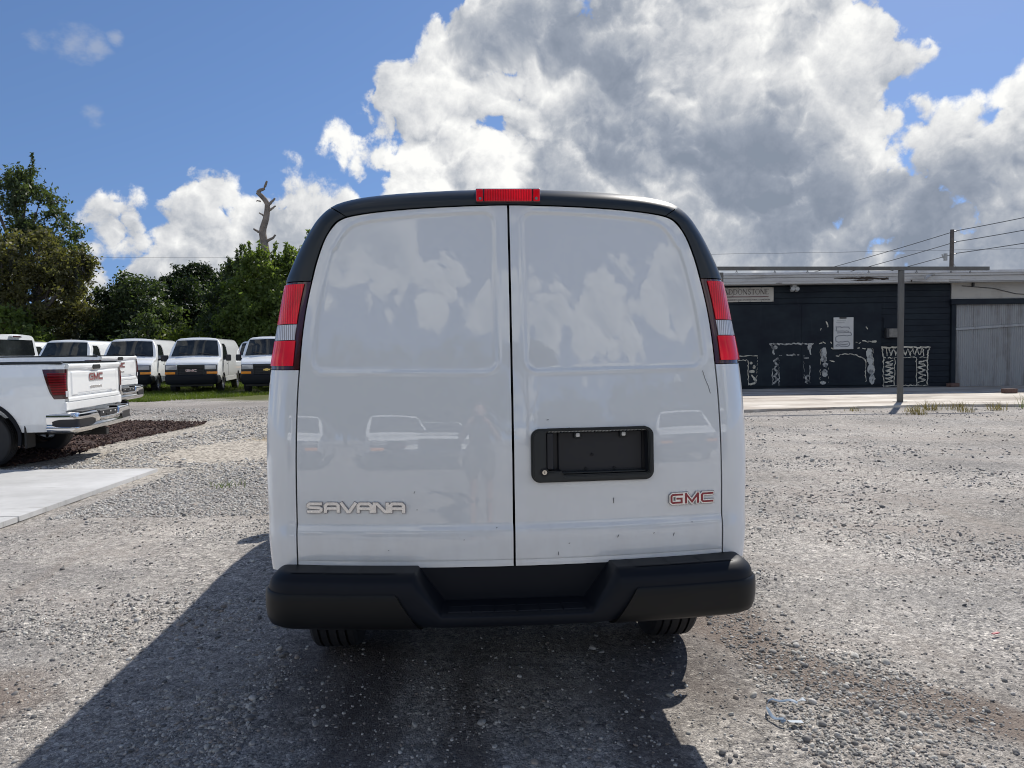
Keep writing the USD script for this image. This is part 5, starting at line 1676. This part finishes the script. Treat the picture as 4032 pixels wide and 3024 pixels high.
def tree(name, label, loc, trunk_h, trunk_r, lobes, look, bark='bark_grey', per=46, size=0.17, spread=0.42, density=16, thin=0.22, flat=0.85, seed=0, lean=(0, 0), moss=0, group=None, cat='tree', shoots=0, ref=None):
    rng = np.random.default_rng(seed + 77)
    t = thing(name, label, cat, loc, 0, group)
    top = np.array([lean[0], lean[1], trunk_h])
    s = np.linspace(0, 1, 9)
    path = np.outer(s, top) + np.c_[np.sin(s * 5 + seed), np.cos(s * 4 + seed), 0 * s] * 0.10 * trunk_h / 6 * s[:, None]
    path[0, 2] = -0.3
    tk = obj('trunk', tube(path, trunk_r * (1 - 0.55 * s) * (1 + 0.5 * np.exp(-s * 14)), 12), bark, t)
    limbs = []
    for L in lobes:
        c = np.array(L[:3])
        k = rng.uniform(0.45, 0.95)
        b = path[int(k * 8)]
        mid = (b + c) / 2 + rng.normal(0, 0.15, 3) * L[3] + [0, 0, -0.1 * L[3]]
        limbs.append(tube(spline([b, mid, c], 7), np.linspace(trunk_r * 0.42, trunk_r * 0.10, 7), 7))
        for _ in range(4):
            d = rng.normal(0, 1, 3)
            d /= np.linalg.norm(d)
            e = c + d * L[3] * 0.8
            limbs.append(tube(spline([mid * .4 + c * .6, (c + e) / 2 + rng.normal(0, .08, 3), e], 5), np.linspace(trunk_r * 0.14, 0.012, 5), 5))
    for lm in limbs:
        obj('limb', lm, bark, t)
    q = crown_clumps(lobes, density, rng, thin)
    m = leaves(q, spread * rng.uniform(0.6, 1.3, len(q)), per, size, flat, rng=rng)
    if shoots:
        tops = q[np.argsort(-q[:, 2])[:shoots * 3]]
        tops = tops[rng.choice(len(tops), shoots, replace=False)]
        ps = np.vstack([tp + np.outer(np.linspace(0, 1, 9), [rng.normal(0, .12), rng.normal(0, .12), rng.uniform(.5, 1.2)]) for tp in tops])
        m = cat_([m, leaves(ps, 0.10, 12, size * 0.8, 1, rng=rng)])
    obj('crown', m, look, t, smooth=False, kind='stuff')
    if moss:
        low = q[rng.choice(len(q), moss)]
        ms = []
        for p in low:
            ln = rng.uniform(0.6, 1.8)
            k = int(ln * 20)
            ms.append(leaves(p + np.outer(np.linspace(0, 1, k), [0, 0, -ln]) + rng.normal(0, .05, (k, 3)), 0.05, 3, 0.13, 1.6, 0.9, rng=rng))
        obj('hanging_moss', cat_(ms), 'moss_grey', t, smooth=False, kind='stuff')
    return t


T = tree('broadleaf_tree', 'tall dark green tree with upright shoots at the far left edge', (-30.6, 48, 0), 8, .38,
         [(-1.5, 0, 8.4, 2.6), (.8, .3, 10.6, 2.0), (2.2, 0, 9.0, 1.7), (-.4, 0, 11.9, 1.2), (-2.8, 0, 10.8, 1.6), (1.6, .4, 7.2, 2.0), (-3.0, 0, 6.2, 2.4), (2.6, .4, 5.4, 1.8), (.6, 0, 12.2, 1.0), (-2.4, .2, 12.4, 1.1)], 'leaf_greyish', per=46, size=.15, spread=.38, seed=1, density=17, thin=0.27, shoots=14)
tree('oak_tree', 'olive brown oak hung with grey moss, spreading over the pickup cab at left', (-28.6, 45, 0), 5.5, .40,
     [(-1.6, 0, 6.8, 2.3), (.8, 0, 7.6, 1.7), (2.3, .3, 6.6, 1.5), (3.3, 0, 6.9, .9, .5), (1.6, -.3, 5.0, 1.8), (-.6, 0, 4.6, 1.9), (3.0, 0, 4.6, 1.2), (-3.0, 0, 5.4, 1.9), (2.4, .2, 3.6, 1.2)], 'leaf_olive', per=50, size=.15, seed=2, density=19, thin=0.24, moss=46, lean=(.8, 0))
tree('leafy_shrub', 'bright green shrub at the foot of the oak behind the pickup cab', (-27.6, 42.5, 0), 1.8, .10, [(0, 0, 2.6, 1.3), (.9, 0, 1.9, 1.1), (-1.0, 0, 2.0, 1.0), (-.2, 0, 3.6, .7)], 'leaf_bright', per=40, size=.20, seed=3, density=22, thin=.15, cat='shrub')
tree('leafy_shrub', 'leafy green sapling at the far left edge under the tall tree', (-30.3, 41.5, 0), 1.8, .08, [(0, 0, 2.2, 1.0), (.5, 0, 3.1, .7), (-.8, 0, 1.6, .9)], 'leaf_bright', per=36, size=.20, seed=4, density=22, thin=.2, cat='shrub')
mids = [(-25.4, 50, 5.6, 1.8, 'leaf_dark', 'dark tree just right of the mossy oak, thin topped'), (-23.2, 48, 6.0, 2.0, 'leaf_mid', 'rounded green tree at the low middle of the left tree line'),
        (-21.3, 51, 6.0, 1.9, 'leaf_dark', 'dark rounded tree left of the flat topped pine'), (-16.9, 52, 5.2, 2.2, 'leaf_dark', 'dark tree behind the left edge of the bright green trees')]
for i, (x, y, h, r, lk, lab) in enumerate(mids):
    tree('broadleaf_tree', lab, (x, y, 0), h * .7, .22, [(0, 0, h - r * .6, r * .9), (r * .7, 0, h - r * 1.3, r * .8), (-r * .7, .2, h - r * 1.2, r * .8), (.2, -.3, h - r * 1.9, r), (-.5, 0, h - r * .2, r * .6), (r * .9, 0, h * .38, r * .8), (-r * .9, 0, h * .36, r * .8)],
         lk, per=44, size=.15, seed=10 + i, density=20, thin=.2)
pine_l = lambda h, w: [(0, 0, h, w, w * .35), (w * .8, 0, h - .45, w * .8, w * .28), (-w * .7, .1, h - .6, w * .8, w * .3), (w * 1.1, 0, h - 1.1, w * .6, w * .2), (.1, 0, h - 1.4, w * .7, w * .25)]
tree('pine_tree', 'flat topped pine standing against the cloud in the gap', (-19.9, 53, 0), 6.1, .17, pine_l(6.5, 1.35), 'leaf_pine', 'bark_brown', per=44, size=.13, spread=.3, seed=21, density=34, thin=.22, flat=.5)
tree('pine_tree', 'dark pine crown left of the flat topped pine', (-22.2, 54, 0), 6.9, .20, pine_l(7.4, 1.5), 'leaf_pine', 'bark_brown', per=44, size=.13, spread=.34, seed=22, density=30, thin=.2, flat=.5)
tree('pine_tree', 'thin pine between the oak and the rounded trees', (-24.4, 54, 0), 6.3, .16, pine_l(6.6, 1.0), 'leaf_pine', 'bark_brown', per=40, size=.13, spread=.3, seed=23, density=30, thin=.25, flat=.5)
rights = [(-16.2, 46.5, 6.6, 1.9, 'leaf_mid', 'green tree just left of the dead trunk, edge of the gap'), (-14.4, 45, 7.1, 2.0, 'leaf_bright', 'yellow green tree in front of the dead trunk'), (-12.4, 46.5, 7.7, 2.1, 'leaf_bright', 'tallest yellow green tree, beside the black corner of the van'),
          (-9.8, 48, 7.2, 2.2, 'leaf_mid', 'green tree hidden behind the left side of the big van')]
for i, (x, y, h, r, lk, lab) in enumerate(rights):
    tree('broadleaf_tree', lab, (x, y, 0), h * .7, .2, [(0, 0, h - r * .5, r * .75), (r * .6, 0, h - r, r * .8), (-r * .6, .2, h - r * 1.05, r * .8), (.1, -.4, h - r * 1.7, r), (-.4, 0, h - r * .15, r * .45), (r * .7, -.2, h * .42, r * .9), (-r * .7, -.2, h * .40, r * .9), (0, -.5, h * .28, r)],
         lk, per=46, size=.16, seed=30 + i, density=21, thin=.2, shoots=10)
tree('leafy_bush', 'yellow green vine covered bush above the roof of the red badged van', (-18.4, 42, 0), 1.2, .08, [(0, 0, 2.2, .9, .6), (1.0, 0, 2.1, .8, .55), (1.9, 0, 1.9, .7, .5), (-.8, 0, 1.8, .7, .5)], 'leaf_yellow', per=40, size=.15, seed=41, density=36, thin=.1, cat='bush')
tree('leafy_bush', 'green bush left of the yellow vine bush behind the vans', (-20.6, 43, 0), 1.4, .08, [(0, 0, 2.6, 1.0), (1.0, 0, 2.2, .9), (.4, 0, 3.4, .6), (-1.1, 0, 2.0, .9)], 'leaf_mid', per=40, size=.15, seed=42, density=26, thin=.15, cat='bush')
# the dark wood behind reads as one mass
q = np.c_[RNG.uniform(-38, -6, 1500), RNG.uniform(52, 60, 1500), RNG.uniform(0.2, 1, 1500) ** .8]
q[:, 2] *= 3.6 + 1.3 * meshkit.noise(np.c_[q[:, 0] * .5, q[:, 1] * 0, q[:, 1] * 0], 3)
q2 = np.c_[RNG.uniform(-34, -7, 700), RNG.uniform(43.5, 50, 700), RNG.uniform(0.2, 2.3, 700)]
obj('undergrowth', leaves(np.vstack([q, q2]), 0.55, 30, 0.2), 'leaf_dark', smooth=False, label='dark tangled undergrowth filling the wood behind the far vans', cat='undergrowth', kind='stuff')

q = np.c_[RNG.uniform(-75, 75, 3600), RNG.uniform(62, 72, 3600), RNG.uniform(0.15, 1, 3600) ** .75]
q[:, 2] *= 4.2 + 1.9 * meshkit.noise(np.c_[q[:, 0] * .22, q[:, 1] * 0, q[:, 1] * 0], 9)
obj('far_wood', leaves(q, 0.75, 26, 0.30), 'leaf_dark', smooth=False, label='far off belt of dark woodland along the horizon behind everything', cat='woodland', kind='stuff')

# dead trunk
sn = thing('dead_tree', 'bare dead trunk with broken limbs rising over the green trees', 'dead tree', (-14.83, 46.6, 0))
pa = spline([(0, 0, -.3), (0, 0, 4), (.0, 0, 6.8), (-.08, 0, 8.15), (-.2, .05, 8.85), (.07, .05, 9.85), (.16, 0, 10.55), (-.14, 0, 11.0), (-.42, 0, 11.28)], 40)
obj('trunk', tube(pa, np.interp(np.linspace(0, 1, 40), [0, .5, .72, .9, 1], [.34, .30, .24, .17, .13]), 12), 'dead_wood', sn)
for p, r0 in (([(-.42, 0, 11.26), (-.2, 0, 11.42), (0, 0, 11.5), (.08, 0, 11.75), (.17, 0, 11.95)], .12), ([(.15, 0, 10.5), (.42, 0, 10.7), (.62, 0, 10.92)], .11), ([(.12, 0, 10.15), (.45, 0, 10.3), (.66, 0, 10.45)], .09),
              ([(.05, 0, 9.8), (-.2, 0, 9.95), (-.36, 0, 10.05)], .07), ([(-.2, 0, 8.8), (-.5, 0, 8.95), (-.72, 0, 9.1)], .10), ([(-.08, 0, 8.3), (.3, 0, 8.45), (.6, 0, 8.72)], .11), ([(0, 0, 7.5), (-.3, 0, 7.52), (-.6, 0, 7.54)], .05),
              ([(.02, 0, 7.5), (.28, 0, 7.62), (.45, 0, 7.8)], .06), ([(.28, 0, 7.62), (.5, 0, 7.72)], .03), ([(-.25, 0, 10.75), (-.42, 0, 10.78), (-.52, 0, 10.76)], .05)):
    s_ = spline(p, 9)
    s_[1:-1] += RNG.normal(0, .012, (7, 3))
    obj('limb', tube(s_, np.linspace(r0, r0 * .5, 9), 8), 'dead_wood', sn)

# shed roof peeping over the vans
sh = thing('shed', 'small dark shed with a flat roof behind the far vans', 'shed', (-15.9, 45.0, 0))
obj('wall', cbox((-1.1, .1, 0), (1.1, 2.0, 2.33)), 'rotten_wood', sh, smooth=False)
obj('roof', hull([(-1.25, -.1, 2.33), (1.25, -.1, 2.36), (1.25, 2.2, 2.42), (-1.25, 2.2, 2.39), (-1.25, -.1, 2.40), (1.25, -.1, 2.43), (1.25, 2.2, 2.49), (-1.25, 2.2, 2.46)]), 'fascia_paint', sh, smooth=False)

# trees behind the photographer, mirrored in the doors
for i, (x, y, src, lab) in enumerate(((-20, -30, None, 'a'), (-14, -31, None, 'b'), (-8, -30, None, 'c'), (-1.5, -31, None, 'd'), (12, -36, None, 'e'), (20, -31, None, 'f'), (29, -30, None, 'g'), (-28, -29, None, 'h'))):
    h, r = [(9.6, 3.0), (10.8, 3.1), (9.2, 2.9), (10.6, 3.1), (7.6, 2.6), (8.0, 2.8), (9.5, 3.0), (9.8, 3.0)][i]
    lobes = [(0, 0, h - r * .5, r * .8), (r * .9, 0, h - r * 1.1, r * .9), (-r * .9, 0, h - r, r * .9), (0, .3, h - r * 1.7, r * 1.2), (r * .9, 0, h * .4, r), (-r * .9, 0, h * .4, r)]
    tree('broadleaf_tree', 'green tree behind the photographer, faintly mirrored in the rear doors of the big van', (x, y, 0), h * .7, .25, lobes, 'leaf_mid', per=26, size=.30, spread=.6, seed=60 + i, density=7, thin=.1, group='trees mirrored in the van doors')
tree('pine_tree', 'flat topped pine behind the photographer, mirrored in the right rear door', (5.5, -30, 0), 9.4, .22, pine_l(9.8, 2.0), 'leaf_pine', 'bark_brown', per=30, size=.2, spread=.4, seed=80, density=20, thin=.15, flat=.5)

# ------------------------------------------------------------------ grass, weeds, loose stones, litter
def blades(pos, h, w, lean=0.35, rng=RNG):
    n = len(pos)
    a = rng.uniform(0, 2 * PI, n)
    hh = h * rng.uniform(.5, 1.3, n)
    side = np.c_[np.cos(a), np.sin(a), 0 * a] * (w / 2)
    tip = np.c_[rng.normal(0, lean, n), rng.normal(0, lean, n), np.ones(n)] * hh[:, None]
    midp = pos + tip * [.35, .35, .6]
    v = np.stack([pos - side, pos + side, midp + side * .7, midp - side * .7, pos + tip], 1).reshape(-1, 3)
    i = np.arange(n)[:, None] * 5
    return trimesh.Trimesh(v, np.vstack([i + [0, 1, 2], i + [0, 2, 3], i + [3, 2, 4]]), process=False)


gp = Polygon([(-14.5, 24.6), (-11.9, 24.9), (-10.6, 26.2), (-9.6, 27.6), (-8.7, 28.6), (-7.8, 29.4), (-7.8, 44), (-30, 44), (-30, 24.5)])
p = np.c_[RNG.uniform(-28, -7.8, 110000), 24.5 + 18 * RNG.uniform(0, 1, 110000) ** 1.9]
k = np.array([gp.contains(Point(a)) for a in p])
k &= meshkit.noise(np.c_[p * .8, p[:, :1] * 0], 2) > .24
p = p[k]
obj('grass', blades(np.c_[p, p[:, :1] * 0], .12, .013), 'grass_green', smooth=False, label='green grass growing round the wheels of the far vans', cat='grass', kind='stuff')
WEEDS = ['dry weeds nearest the steel post, at its right', 'low flat dry weeds in front of the post shadow', 'tall dry straw tuft against the pad edge, second right of the post', 'dry straw tuft in the middle of the weed row',
         'low dry weeds on the gravel in front of the weed row', 'dry tuft right of the weed row before the corrugated door', 'tallest green weed at the right edge of the pad', 'short dry weed beside the tallest green weed', 'tiny dry weed left of the steel post']
for i, (x, y, n_, h_, lk) in enumerate(((9.35, 17.6, 60, .16, 0), (9.0, 16.9, 80, .10, 0), (9.9, 17.9, 70, .22, 0), (10.6, 18.0, 60, .2, 0), (10.3, 17.3, 50, .12, 0), (11.3, 17.7, 50, .2, 0), (12.3, 18.2, 40, .38, 1), (12.6, 18.0, 30, .2, 0), (8.1, 18.0, 25, .12, 0))):
    c = np.c_[RNG.normal(0, .12, n_), RNG.normal(0, .10, n_), np.zeros(n_)]
    o = thing('weed_clump', WEEDS[i], 'weeds', (x, y, 0), 0, 'dry weeds along the concrete pad')
    obj('blades', blades(c, h_, .012, .5), 'grass_dry' if not lk else 'grass_green', o, smooth=False, kind='stuff')
c = np.c_[RNG.normal(0, .10, 60), RNG.normal(0, .07, 60), np.zeros(60)]
o = thing('weed_clump', 'small green weed growing in the gravel left of the big van', 'weeds', (-3.36, 8.85, 0))
obj('blades', blades(c[:34], .075, .010, .6), 'grass_green', o, smooth=False, kind='stuff')


def scatter(path, label, cat, protos, pos, scale, mats, seed, flat=.6, tilt=0.35):
    """loose pieces nobody could count: one point instancer"""
    rng = np.random.default_rng(seed)
    pi = UsdGeom.PointInstancer.Define(stage, path)
    tag(pi, label, cat, None, 'stuff')
    rel = pi.CreatePrototypesRel()
    for i, (m, mt) in enumerate(zip(protos, mats)):
        pm = usdkit.mesh(stage, f'{path}/piece_{i:03d}', m, LOOK(mt), smooth=40)
        rel.AddTarget(pm.GetPath())
    n = len(pos)
    pi.CreatePositionsAttr(Vt.Vec3fArray.FromNumpy(pos.astype(np.float32)))
    pi.CreateProtoIndicesAttr(Vt.IntArray.FromNumpy(rng.integers(0, len(protos), n).astype(np.int32)))
    pi.CreateScalesAttr(Vt.Vec3fArray.FromNumpy((scale[:, None] * np.ones(3)).astype(np.float32)))
    yaw, tx, ty = rng.uniform(0, 2 * PI, n), rng.normal(0, tilt, n), rng.normal(0, tilt, n)
    q = trimesh.transformations
    cy, sy, cp, sp_, cr, sr = np.cos(yaw / 2), np.sin(yaw / 2), np.cos(ty / 2), np.sin(ty / 2), np.cos(tx / 2), np.sin(tx / 2)
    Q = np.stack([cr * cp * cy + sr * sp_ * sy, sr * cp * cy - cr * sp_ * sy, cr * sp_ * cy + sr * cp * sy, cr * cp * sy - sr * sp_ * cy], 1)
    pi.CreateOrientationsAttr(Vt.QuathArray([Gf.Quath(float(a), float(b), float(c_), float(d_)) for a, b, c_, d_ in Q]))
    return pi


def pebble(seed, sub=1, flat=.6):
    m = trimesh.creation.icosphere(sub, 1.0)
    r = np.random.default_rng(seed)
    v = m.vertices * [1, r.uniform(.6, .95), flat * r.uniform(.7, 1.15)]
    v = v + (meshkit.fbm(v * 1.3 + seed * 7, 2, seed)[:, None] - .5) * v * .9
    m.vertices = v
    return m


tones = [(.13, .13, .13), (.17, .165, .16), (.23, .222, .212), (.29, .28, .265), (.37, .36, .33), (.50, .485, .445), (.29, .25, .215), (.42, .405, .38)]
for i, c in enumerate(tones):
    g = Graph()
    co = g.add('texture_coordinate', 'object')
    r = g.add('object_info', 'random')
    n = g.noise(co, 2.2, 4, 0.6)
    k = g.math('multiply', g.range(n, .3, .7, .78, 1.2), g.math('multiply_add', r, .4, .8))
    _looks[f'stone_{i}'] = g.done(f'/World/Looks/stone_tone_{"abcdefgh"[i]}', surface=g.add('principled_bsdf', 'BSDF', base_color=g.vmath('scale', c, scale=k), roughness=0.85, specular_ior_level=0.3))
NST = 150000
u = RNG.uniform(0, 1, NST)
yy = 1 / (1 / 2.35 + u * (1 / 22.0 - 1 / 2.35))
xx = RNG.uniform(-1, 1, NST) * (yy * .72 + .3)
dens = meshkit.fbm(np.c_[xx * .9, yy * .9, xx * 0], 3, 12)
keep = RNG.uniform(0, 1, NST) < np.clip((dens - .36) * 3.6, .10, 1)
onslab = (xx < -4.45 - RNG.exponential(.10, NST)) & (yy < 10.2) & (yy > 4.1)
sandy = ((xx + 4.5) / 1.3) ** 2 + ((yy - 12.2) / 1.8) ** 2 < RNG.uniform(.4, 1.1, NST)
mulchy = (xx < -6.4) & (yy > 10.6)
keep &= ~((np.abs(xx) < 1.1) & (yy < 4.4) & (RNG.uniform(0, 1, NST) < .9))
keep &= ~onslab & ~mulchy & ~sandy
xx, yy = xx[keep], yy[keep]
sz = np.clip(RNG.lognormal(math.log(.0047), .5, len(xx)), .0025, .024) * np.clip(yy / 6.0, .9, 1.7)
zz = ground_h(xx, yy) + sz * .22
scatter('/World/gravel', 'loose grey and white crushed stones strewn over the lot', 'gravel', [pebble(i) for i in range(16)], np.c_[xx, yy, zz], sz, [f'stone_{i % 8}' for i in range(16)], 5)
# whiter shell rock further left
n = 42000
yy = 1 / (1 / 7.2 + RNG.uniform(0, 1, n) * (1 / 22.0 - 1 / 7.2))
xx = -1.2 - RNG.uniform(0, 1, n) ** .8 * (yy * .55)
keep = ~((xx < -4.45) & (yy < 10.4)) & ~((xx < -6.4) & (yy > 10.6) & (yy < 17.5) & (RNG.uniform(0, 1, n) < .97)) & (xx > -yy * .66)
keep &= ((xx + 4.4) / 1.3) ** 2 + ((yy - 12.2) / 1.6) ** 2 > RNG.uniform(.5, 1.1, n)
xx, yy = xx[keep], yy[keep]
sz = np.clip(RNG.lognormal(math.log(.0095), .4, len(xx)), .005, .03) * np.clip(yy / 9.0, .8, 1.6)
scatter('/World/shell_rock', 'pale broken shell rock on the lot between the big van and the pickups', 'gravel', [pebble(40 + i, 1, .5) for i in range(8)], np.c_[xx, yy, ground_h(xx, yy) + sz * .15], sz, [f'stone_{i}' for i in (5, 7, 4, 6, 5, 3, 2, 7)], 15)
# mulch chips
plain('chip_a', (0.060, 0.030, 0.022), 0.9)
plain('chip_b', (0.035, 0.016, 0.015), 0.9)
plain('chip_c', (0.10, 0.058, 0.042), 0.9)
n = 9000
cx = np.c_[RNG.uniform(-9.5, -6.2, n), RNG.uniform(10.7, 17.4, n)]
inside = np.array([mp.buffer(.2).contains(Point(a)) for a in cx])
cx = cx[inside]
dd = np.array([mp.exterior.distance(Point(a)) for a in cx])
scatter('/World/mulch_chips', 'dark reddish brown mulch chips beside the pickups', 'mulch', [cbox((-1, -.3, -.15), (1, .3, .15), .05), cbox((-1, -.4, -.12), (1, .4, .12), .05), cbox((-.8, -.25, -.2), (.8, .25, .2), .05)],
        np.c_[cx, np.clip(dd, 0, .45) * .16 + .01], RNG.uniform(.018, .05, len(cx)), ['chip_a', 'chip_b', 'chip_c'], 6, tilt=.5)

# litter
plain('strap_blue', (0.22, 0.30, 0.40), 0.45)
plain('wrapper_clear', (0.45, 0.50, 0.55), 0.25)
plain('litter_red', (0.35, 0.05, 0.06), 0.5)
st = spline([(1.215, 3.225), (1.17, 3.245), (1.13, 3.255), (1.095, 3.235), (1.07, 3.19), (1.062, 3.14), (1.075, 3.09), (1.098, 3.065)], 30)
zc = ground_h(st[:, 0], st[:, 1]) + .020 + .006 * np.sin(np.arange(30) * .7)
tn = np.gradient(st, axis=0)
tn /= np.linalg.norm(tn, axis=1, keepdims=True)
nr = np.c_[-tn[:, 1], tn[:, 0]]
tw = .0065 * np.cos(np.arange(30) * .12)
A_ = np.c_[st + nr * tw[:, None], zc]
B_ = np.c_[st - nr * tw[:, None], zc + .004]
P = np.stack([A_, B_, B_ + [0, 0, .002], A_ + [0, 0, .002]], 1)
s_ = thing('strap', 'crumpled pale blue plastic strap lying on the gravel at lower right', 'strap', (0, 0, 0))
obj('ribbon', grid(np.concatenate([P, P[:, :1]], 1)), 'strap_blue', s_, smooth=30)
obj('knot', hull(np.c_[1.098 + RNG.normal(0, .007, 14), 3.062 + RNG.normal(0, .006, 14), .016 + RNG.normal(0, .005, 14)]), 'strap_blue', s_)
obj('tag', hull([(1.112, 3.065, .014), (1.172, 3.068, .012), (1.172, 3.040, .016), (1.118, 3.043, .018), (1.112, 3.065, .016), (1.172, 3.068, .014)]), 'wrapper_clear', s_, smooth=False)
obj('loose_end', hull([(1.215, 3.235, .012), (1.250, 3.262, .02), (1.258, 3.238, .014), (1.232, 3.222, .024)]), 'wrapper_clear', s_, smooth=False)
w = thing('plastic_scrap', 'small red plastic scrap on the gravel at the right edge', 'litter', (2.55, 3.98, .012), .4)
obj('scrap', cbox((-.025, -.008, 0), (.025, .008, .006), .002), 'litter_red', w, smooth=False)

# ------------------------------------------------------------------ the photographer, mirrored in the left door
plain('skin', (0.36, 0.22, 0.16), 0.5)
plain('shirt_grey', (0.045, 0.047, 0.05), 0.85)
plain('shorts_tan', (0.10, 0.095, 0.085), 0.85)
plain('shoe_dark', (0.04, 0.04, 0.042), 0.6)
plain('hair_brown', (0.06, 0.04, 0.03), 0.8)


def chain(joints):
    """joints: (x, y, z, r) -> hulls between neighbours"""
    out = []
    for a, b in zip(joints[:-1], joints[1:]):
        s = trimesh.creation.icosphere(2, 1.0).vertices
        out.append(manifold3d.Manifold.hull_points(np.vstack([s * a[3] + a[:3], s * b[3] + b[:3]]).astype(np.float32)))
    return out


def fuse(parts, edge=.02):
    m = parts[0]
    for q_ in parts[1:]:
        m = m + q_
    k = m.refine_to_length(edge).to_mesh()
    t_ = trimesh.Trimesh(k.vert_properties[:, :3], k.tri_verts, process=True)
    trimesh.smoothing.filter_taubin(t_, iterations=8)
    return t_


pe = thing('person', 'person in grey shirt and tan shorts holding up a phone, mirrored in the van', 'person', (-.06, -.44, 0), .05)
bd = chain([(0, 0, .98, .13), (0, 0, 1.12, .125), (0, 0, 1.30, .13), (0, 0, 1.42, .10), (0, .01, 1.50, .055), (0, .02, 1.58, .05)])
bd += chain([(-.06, 0, 1.0, .12), (.06, 0, 1.0, .12)]) + chain([(-.17, 0, 1.42, .065), (.17, 0, 1.42, .065)])
for s in (-1, 1):
    bd += chain([(s * .10, 0, .93, .095), (s * .11, .01, .52, .062), (s * .12, -.01, .11, .042)]) + chain([(s * .12, -.01, .07, .045), (s * .14, .15, .04, .038)])
    bd += chain([(s * .19, 0, 1.41, .055), (s * .26, .12, 1.20, .043), (s * .15, .33, 1.44, .032)])
    bd += chain([(s * .15, .33, 1.44, .032), (s * .115, .36, 1.50, .036)])
    for k in range(4):
        bd += chain([(s * .105, .37, 1.485 + k * .02, .010), (s * .085, .395, 1.49 + k * .02, .009), (s * .06, .385, 1.495 + k * .02, .008)])
    bd += chain([(s * .11, .35, 1.48, .012), (s * .085, .345, 1.47, .010), (s * .06, .35, 1.475, .009)])
bd += chain([(0, .03, 1.66, .078), (0, .02, 1.73, .085)]) + chain([(0, .055, 1.62, .05), (0, .075, 1.64, .045)]) + chain([(0, .10, 1.685, .018), (0, .118, 1.665, .014)])
for s in (-1, 1):
    bd += chain([(s * .085, .015, 1.70, .018), (s * .088, .01, 1.67, .015)])
obj('body', fuse(bd), 'skin', pe, smooth=True)
sh_ = chain([(0, 0, 1.0, .155), (0, 0, 1.14, .15), (0, 0, 1.30, .155), (0, 0, 1.43, .115)]) + chain([(-.18, 0, 1.41, .085), (.18, 0, 1.41, .085)])
for s in (-1, 1):
    sh_ += chain([(s * .19, 0, 1.41, .078), (s * .24, .09, 1.27, .066)])
obj('shirt', fuse(sh_), 'shirt_grey', pe, smooth=True)
so = chain([(-.07, 0, .98, .145), (.07, 0, .98, .145)])
for s in (-1, 1):
    so += chain([(s * .10, 0, .92, .125), (s * .115, .005, .54, .10)])
obj('shorts', fuse(so), 'shorts_tan', pe, smooth=True)
hr = chain([(0, -.005, 1.71, .092), (0, .01, 1.755, .085)])
obj('hair', fuse(hr), 'hair_brown', pe, smooth=True)
for s in (-1, 1):
    obj('eye', trimesh.creation.icosphere(2, .012).apply_translation([s * .032, .093, 1.70]), 'bulb_clear', pe)
    obj('shoe', fuse(chain([(s * .12, -.02, .05, .055), (s * .14, .16, .045, .047)])), 'shoe_dark', pe, smooth=True)
obj('mouth', rbox((-.022, .112, 1.628), (.022, .122, 1.636), .003), 'badge_red', pe)
ph = thing('phone', 'dark phone held up in both hands at eye level, mirrored in the door', 'phone', (-.06, -.055, 1.53))
obj('case', rbox((-.075, -.012, -.036), (.030, -.002, .036), .004), 'satin_black', ph)
